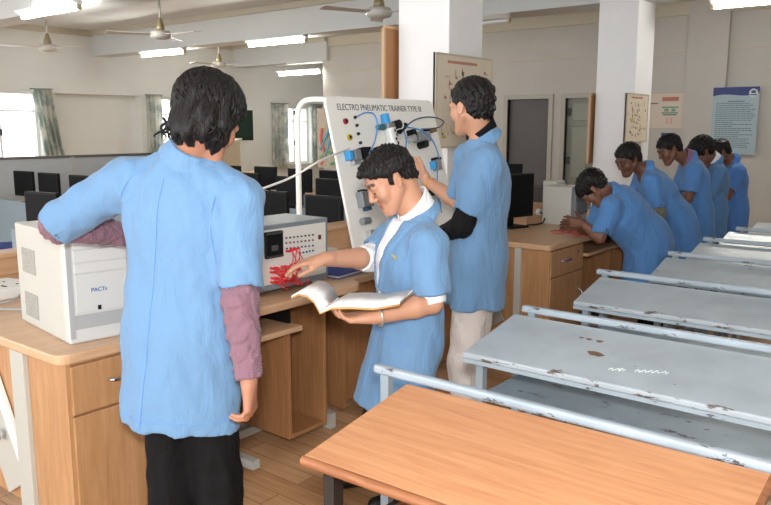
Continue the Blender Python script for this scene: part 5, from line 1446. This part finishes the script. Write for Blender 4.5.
# ------------------------------------------------------------------ the man reading at the control box
p2 = person(dict(label='person in a white shirt holding an open book and touching the red leads',
    head=P_(389, 179, 2.86), face=(104, 34, 0), hs=0.99, neck=P_(416, 217, 2.90), chest=P_(410, 262, 2.90), pelvis=P_(408, 335, 2.93), hem=P_(391, 404, 2.93),
    turn=108, shL=P_(428, 246, 2.76), shR=P_(393, 240, 3.04), elL=P_(432, 303, 2.72), wrL=P_(374, 317, 2.63), elR=P_(372, 258, 2.98), wrR=P_(324, 259, 2.77),
    handL=dict(d=P_(342, 319, 2.62) - P_(374, 317, 2.63), n=(0, 0, 1), t=facing(0), fingers=((25, 30, 20), (25, 30, 20), (25, 30, 20), (25, 30, 20)), thumb=(0.8, 0.5, -0.1)),
    handR=dict(d=P_(298, 264, 2.73) - P_(324, 259, 2.77), n=(0, 0, -1), t=facing(180), fingers=((6, 16, 10), (12, 22, 14), (20, 30, 18), (26, 34, 20)), thumb=(0.85, 0.15, 0.4), sc=0.92),
    feet=[P_(412, 505, 2.93), P_(374, 480, 3.14)], skin=SKIN_B, hair='fringe', seed=5, lips=(176, 104, 94),
    sleeve=(0.86, 0.80), shirtL=(M_SHIRT_W, 0.0, 0.052), shirtR=(M_SHIRT_W, 0.22, 0.054), shirt_collar=M_SHIRT_W, trousers=M_TROU_G, wide=0.92, hemw=0.215, hflat=0.8, flat=0.72, open=0.30))

# ------------------------------------------------------------------ the man reaching for the trainer board
p3 = person(dict(label='person standing sideways in a blue coat and cream trousers, reaching for the trainer board',
    head=P_(471, 106, 3.64), face=(38, 6, 0), hs=1.10, neck=P_(481, 138, 3.66), chest=P_(484, 185, 3.66), pelvis=P_(478, 262, 3.67), hem=P_(474, 305, 3.67),
    turn=66, shL=P_(487, 163, 3.54), shR=P_(470, 158, 3.80), elL=P_(462, 226, 3.52), wrL=P_(438, 236, 3.74), elR=P_(458, 202, 3.88), wrR=P_(427, 181, 4.06),
    handR=dict(d=P_(417, 165, 4.14) - P_(427, 181, 4.06), n=facing(80), t=(0, 0, 1), fingers=((15, 25, 15), (25, 35, 20), (30, 40, 25), (35, 40, 25))),
    handL=dict(d=P_(424, 238, 3.84) - P_(438, 236, 3.74), n=(0, 0, -1), t=facing(0)),
    feet=[P_(468, 452, 3.60), P_(470, 440, 3.80)], skin=SKIN_B, hair='short', seed=7,
    sleeve=(0.80, 0.86), shirtL=(M_SHIRT_K, 0.8, 0.054), shirt_collar=M_SHIRT_K, trousers=M_TROU_W, wide=0.98, hemw=0.20, leg_w=1.05))

# ------------------------------------------------------------------ the students along the rear counter
G5 = dict(near=False)
M_COATR = fabric('bright_coat_cotton', (88, 138, 198), 0.4)
person(dict(label='person bent low over the rear counter with hands by the white computer case',
    head=P_(593, 189, 5.36), face=(66, 58, 0), neck=P_(608, 194, 5.40), chest=P_(622, 212, 5.42), pelvis=P_(649, 243, 5.48), hem=P_(643, 296, 5.48),
    turn=62, shL=P_(611, 208, 5.26), shR=P_(606, 198, 5.56), elL=P_(600, 238, 5.26), wrL=P_(583, 224, 5.32), elR=P_(590, 236, 5.60), wrR=P_(577, 226, 5.50),
    handL=dict(d=P_(570, 222, 5.30) - P_(583, 224, 5.32), n=(0, 0, -1), t=(0, 0, 1), fingers=((5, 12, 8), (10, 15, 8), (14, 18, 8), (18, 18, 8))),
    handR=dict(d=P_(564, 226, 5.48) - P_(577, 226, 5.50), n=(0, 0, -1), t=(0, 0, 1)),
    feet=[P_(655, 350, 5.40), P_(648, 345, 5.56)], skin=SKIN_C, hair='bushy', coat=M_COATR, seed=9, lips=(98, 60, 54), sleeve=(0.85, 0.85), trousers=M_TROU_B, wide=1.1, hemw=0.21, flat=0.78, **G5))
person(dict(label='person leaning forward with a serious face visible, behind the one bent low',
    head=P_(628, 159, 5.92), face=(114, 28, 0), hs=1.02, neck=P_(646, 172, 5.96), chest=P_(657, 190, 5.98), pelvis=P_(678, 222, 6.02), hem=P_(684, 262, 6.02),
    turn=84, shL=P_(652, 182, 5.82), shR=P_(644, 176, 6.14), elL=P_(658, 214, 5.78), wrL=P_(634, 222, 5.86), elR=P_(630, 206, 6.16), wrR=P_(614, 222, 6.10),
    feet=[P_(690, 330, 5.95), P_(686, 326, 6.10)], skin=(112, 76, 60), hair='short', coat=M_COATR, seed=11, lips=(98, 60, 54), stubble=0.25, sleeve=(0.82, 0.82), shirtL=(fabric('olive_striped_shirt', (120, 116, 98), 0.6), 0.3), trousers=M_TROU_B, wide=0.98, hemw=0.215, flat=0.72, **G5))
person(dict(label='person with a lilac shirt collar looking down, middle of the five at the rear',
    head=P_(669, 149, 6.40), face=(95, 30, 0), neck=P_(689, 161, 6.44), chest=P_(695, 178, 6.45), pelvis=P_(698, 212, 6.48), hem=P_(700, 260, 6.48),
    turn=84, shL=P_(694, 172, 6.30), shR=P_(688, 167, 6.62), elL=P_(688, 198, 6.26), wrL=P_(672, 206, 6.36), elR=P_(676, 196, 6.62), wrR=P_(664, 206, 6.5),
    feet=[P_(702, 312, 6.42), P_(698, 308, 6.56)], skin=SKIN_C, hair='short', coat=M_COATR, seed=13, lips=(98, 60, 54), sleeve=(0.8, 0.8), shirt_collar=M_SHIRT_L, trousers=M_TROU_B, wide=0.9, hemw=0.185, **G5))
person(dict(label='person with thick long hair in a faded blue coat, second from the right',
    head=P_(701, 152, 6.78), face=(92, 36, 0), hs=1.04, neck=P_(713, 163, 6.82), chest=P_(716, 180, 6.84), pelvis=P_(713, 212, 6.86), hem=P_(711, 252, 6.86),
    turn=80, shL=P_(719, 174, 6.70), shR=P_(711, 169, 7.0), elL=P_(705, 198, 6.66), wrL=P_(694, 208, 6.74), elR=P_(702, 196, 7.0), wrR=P_(690, 206, 6.9),
    handL=dict(d=P_(690, 214, 6.78) - P_(694, 208, 6.74), n=(0, 0, -1), t=facing(60)),
    feet=[P_(714, 304, 6.80), P_(710, 300, 6.94)], skin=SKIN_C, hair='bushy', seed=15, lips=(98, 60, 54), sleeve=(0.95, 0.9), trousers=M_TROU_B, wide=0.86, hemw=0.18, shirt_collar=M_SHIRT_W, coat=fabric('faded_coat_cotton', (90, 134, 182), 0.5), **G5))
person(dict(label='rightmost person in a blue coat, head bowed beside the pale blue poster',
    head=P_(719, 152, 7.24), face=(88, 32, 0), neck=P_(731, 162, 7.28), chest=P_(735, 178, 7.30), pelvis=P_(735, 210, 7.32), hem=P_(733, 246, 7.32),
    turn=80, shL=P_(738, 173, 7.16), shR=P_(730, 168, 7.46), elL=P_(727, 196, 7.12), wrL=P_(712, 204, 7.2), elR=P_(722, 194, 7.46), wrR=P_(710, 204, 7.36),
    feet=[P_(736, 294, 7.26), P_(732, 290, 7.40)], skin=SKIN_C, hair='short', seed=17, lips=(98, 60, 54), sleeve=(0.8, 0.8), trousers=M_TROU_B, wide=0.88, hemw=0.18, coat=fabric('deep_blue_coat_cotton', (84, 132, 200), 0.5), **G5))

# ------------------------------------------------------------------ the open book in the reader's hand
c = spot(352, 301, 2.62)
bk = thing('open_book', 'open book with white pages and a tan cover held in the reading man\'s hand', 'book', tuple(c), YAW - 0.12)
def sheet(prof, d0, d1, th, skew=0.12):
    m = MB(); n = len(prof)
    v = []
    for dz in (0, th):
        for dd in (d0, d1):
            v += [(x + skew * dd, dd, z + dz) for x, z in prof]
    f = []
    for i in range(n - 1):
        f += [(i, i + 1, n + i + 1, n + i)[::-1], (2 * n + i, 2 * n + i + 1, 3 * n + i + 1, 3 * n + i), (i, 2 * n + i, 2 * n + i + 1, i + 1)[::-1], (n + i, n + i + 1, 3 * n + i + 1, 3 * n + i)[::-1]]
    f += [(0, n, 3 * n, 2 * n), (n - 1, 2 * n - 1, 4 * n - 1, 3 * n - 1)[::-1]]
    return m.add(v, f, True)
right = [(-0.085, -0.026), (-0.045, -0.004), (0.02, 0.0), (0.1, -0.002), (0.19, 0.016)]
left = [(-0.185, 0.028), (-0.16, 0.041), (-0.13, 0.036), (-0.105, 0.016), (-0.085, -0.022)]
M_PAGE = mat('book_paper', (246, 246, 244), 0.6)
sheet(right, -0.09, 0.12, 0.006).build('right_pages', M_PAGE, bk)
sheet(left, -0.09, 0.12, 0.006).build('left_pages', M_PAGE, bk)
M_COVER = mat('tan_cover', (206, 160, 98), 0.6)
sheet([(x, z - 0.006) for x, z in left] + [(x, z - 0.006) for x, z in right[1:]], -0.095, 0.125, 0.004).build('cover', M_COVER, bk)
# wrist bands
def band(px, py, d, ax, r, w_, material, name, label, parent):
    c_ = Vector(P_(px, py, d)) - Vector(parent.location); a_ = Vector(ax).normalized()
    prof = MB().tube([c_ + (a_.orthogonal().normalized() * math.cos(t) + a_.cross(a_.orthogonal().normalized()) * math.sin(t)) * r for t in [k * 2 * PI / 20 for k in range(21)]], w_, 8, False)
    o_ = prof.build(name, material, parent)
    if label: o_['label'] = label
band(379, 316, 2.642, P_(374, 317, 2.63) - P_(433, 304, 2.72), 0.034, 0.006, mat('silver_strap', (196, 190, 180), 0.3, 0.6), 'wristwatch', 'silver wristwatch', p2['body'])
band(431, 184, 4.04, P_(427, 181, 4.06) - P_(458, 202, 3.88), 0.031, 0.005, mat('orange_thread', (226, 140, 50), 0.6), 'wrist_thread', 'orange thread band', p3['body'])

q = p2['drape']([P_(394, 254, 2.8), P_(397, 255.5, 2.8), P_(400, 257, 2.8)], 0.005, 'chest_emblem', mat('ochre_embroidery', (178, 164, 110), 0.7), dirv=-A(FWD) - A(RGT) * 0.3)
p2['drape']([P_(412 - 1.2 * k, 232 + 7 * k, 2.75) for k in range(10)], 0.002, 'armhole_seam', dirv=-A(FWD))
p2['drape']([P_(383 - 2.6 * k, 300 + 9 * k, 2.8) for k in range(11)], 0.002, 'front_edge', dirv=-A(FWD) - A(RGT) * 0.5)
p2['drape']([P_(372 + 3 * k, 334 + 0.9 * k, 2.8) for k in range(13)], 0.002, 'pocket_edge', dirv=-A(FWD))
p3['drape']([P_(487 + 0.6 * k, 163 + 7 * k, 3.5) for k in range(7)], 0.002, 'armhole_seam', dirv=-A(FWD))
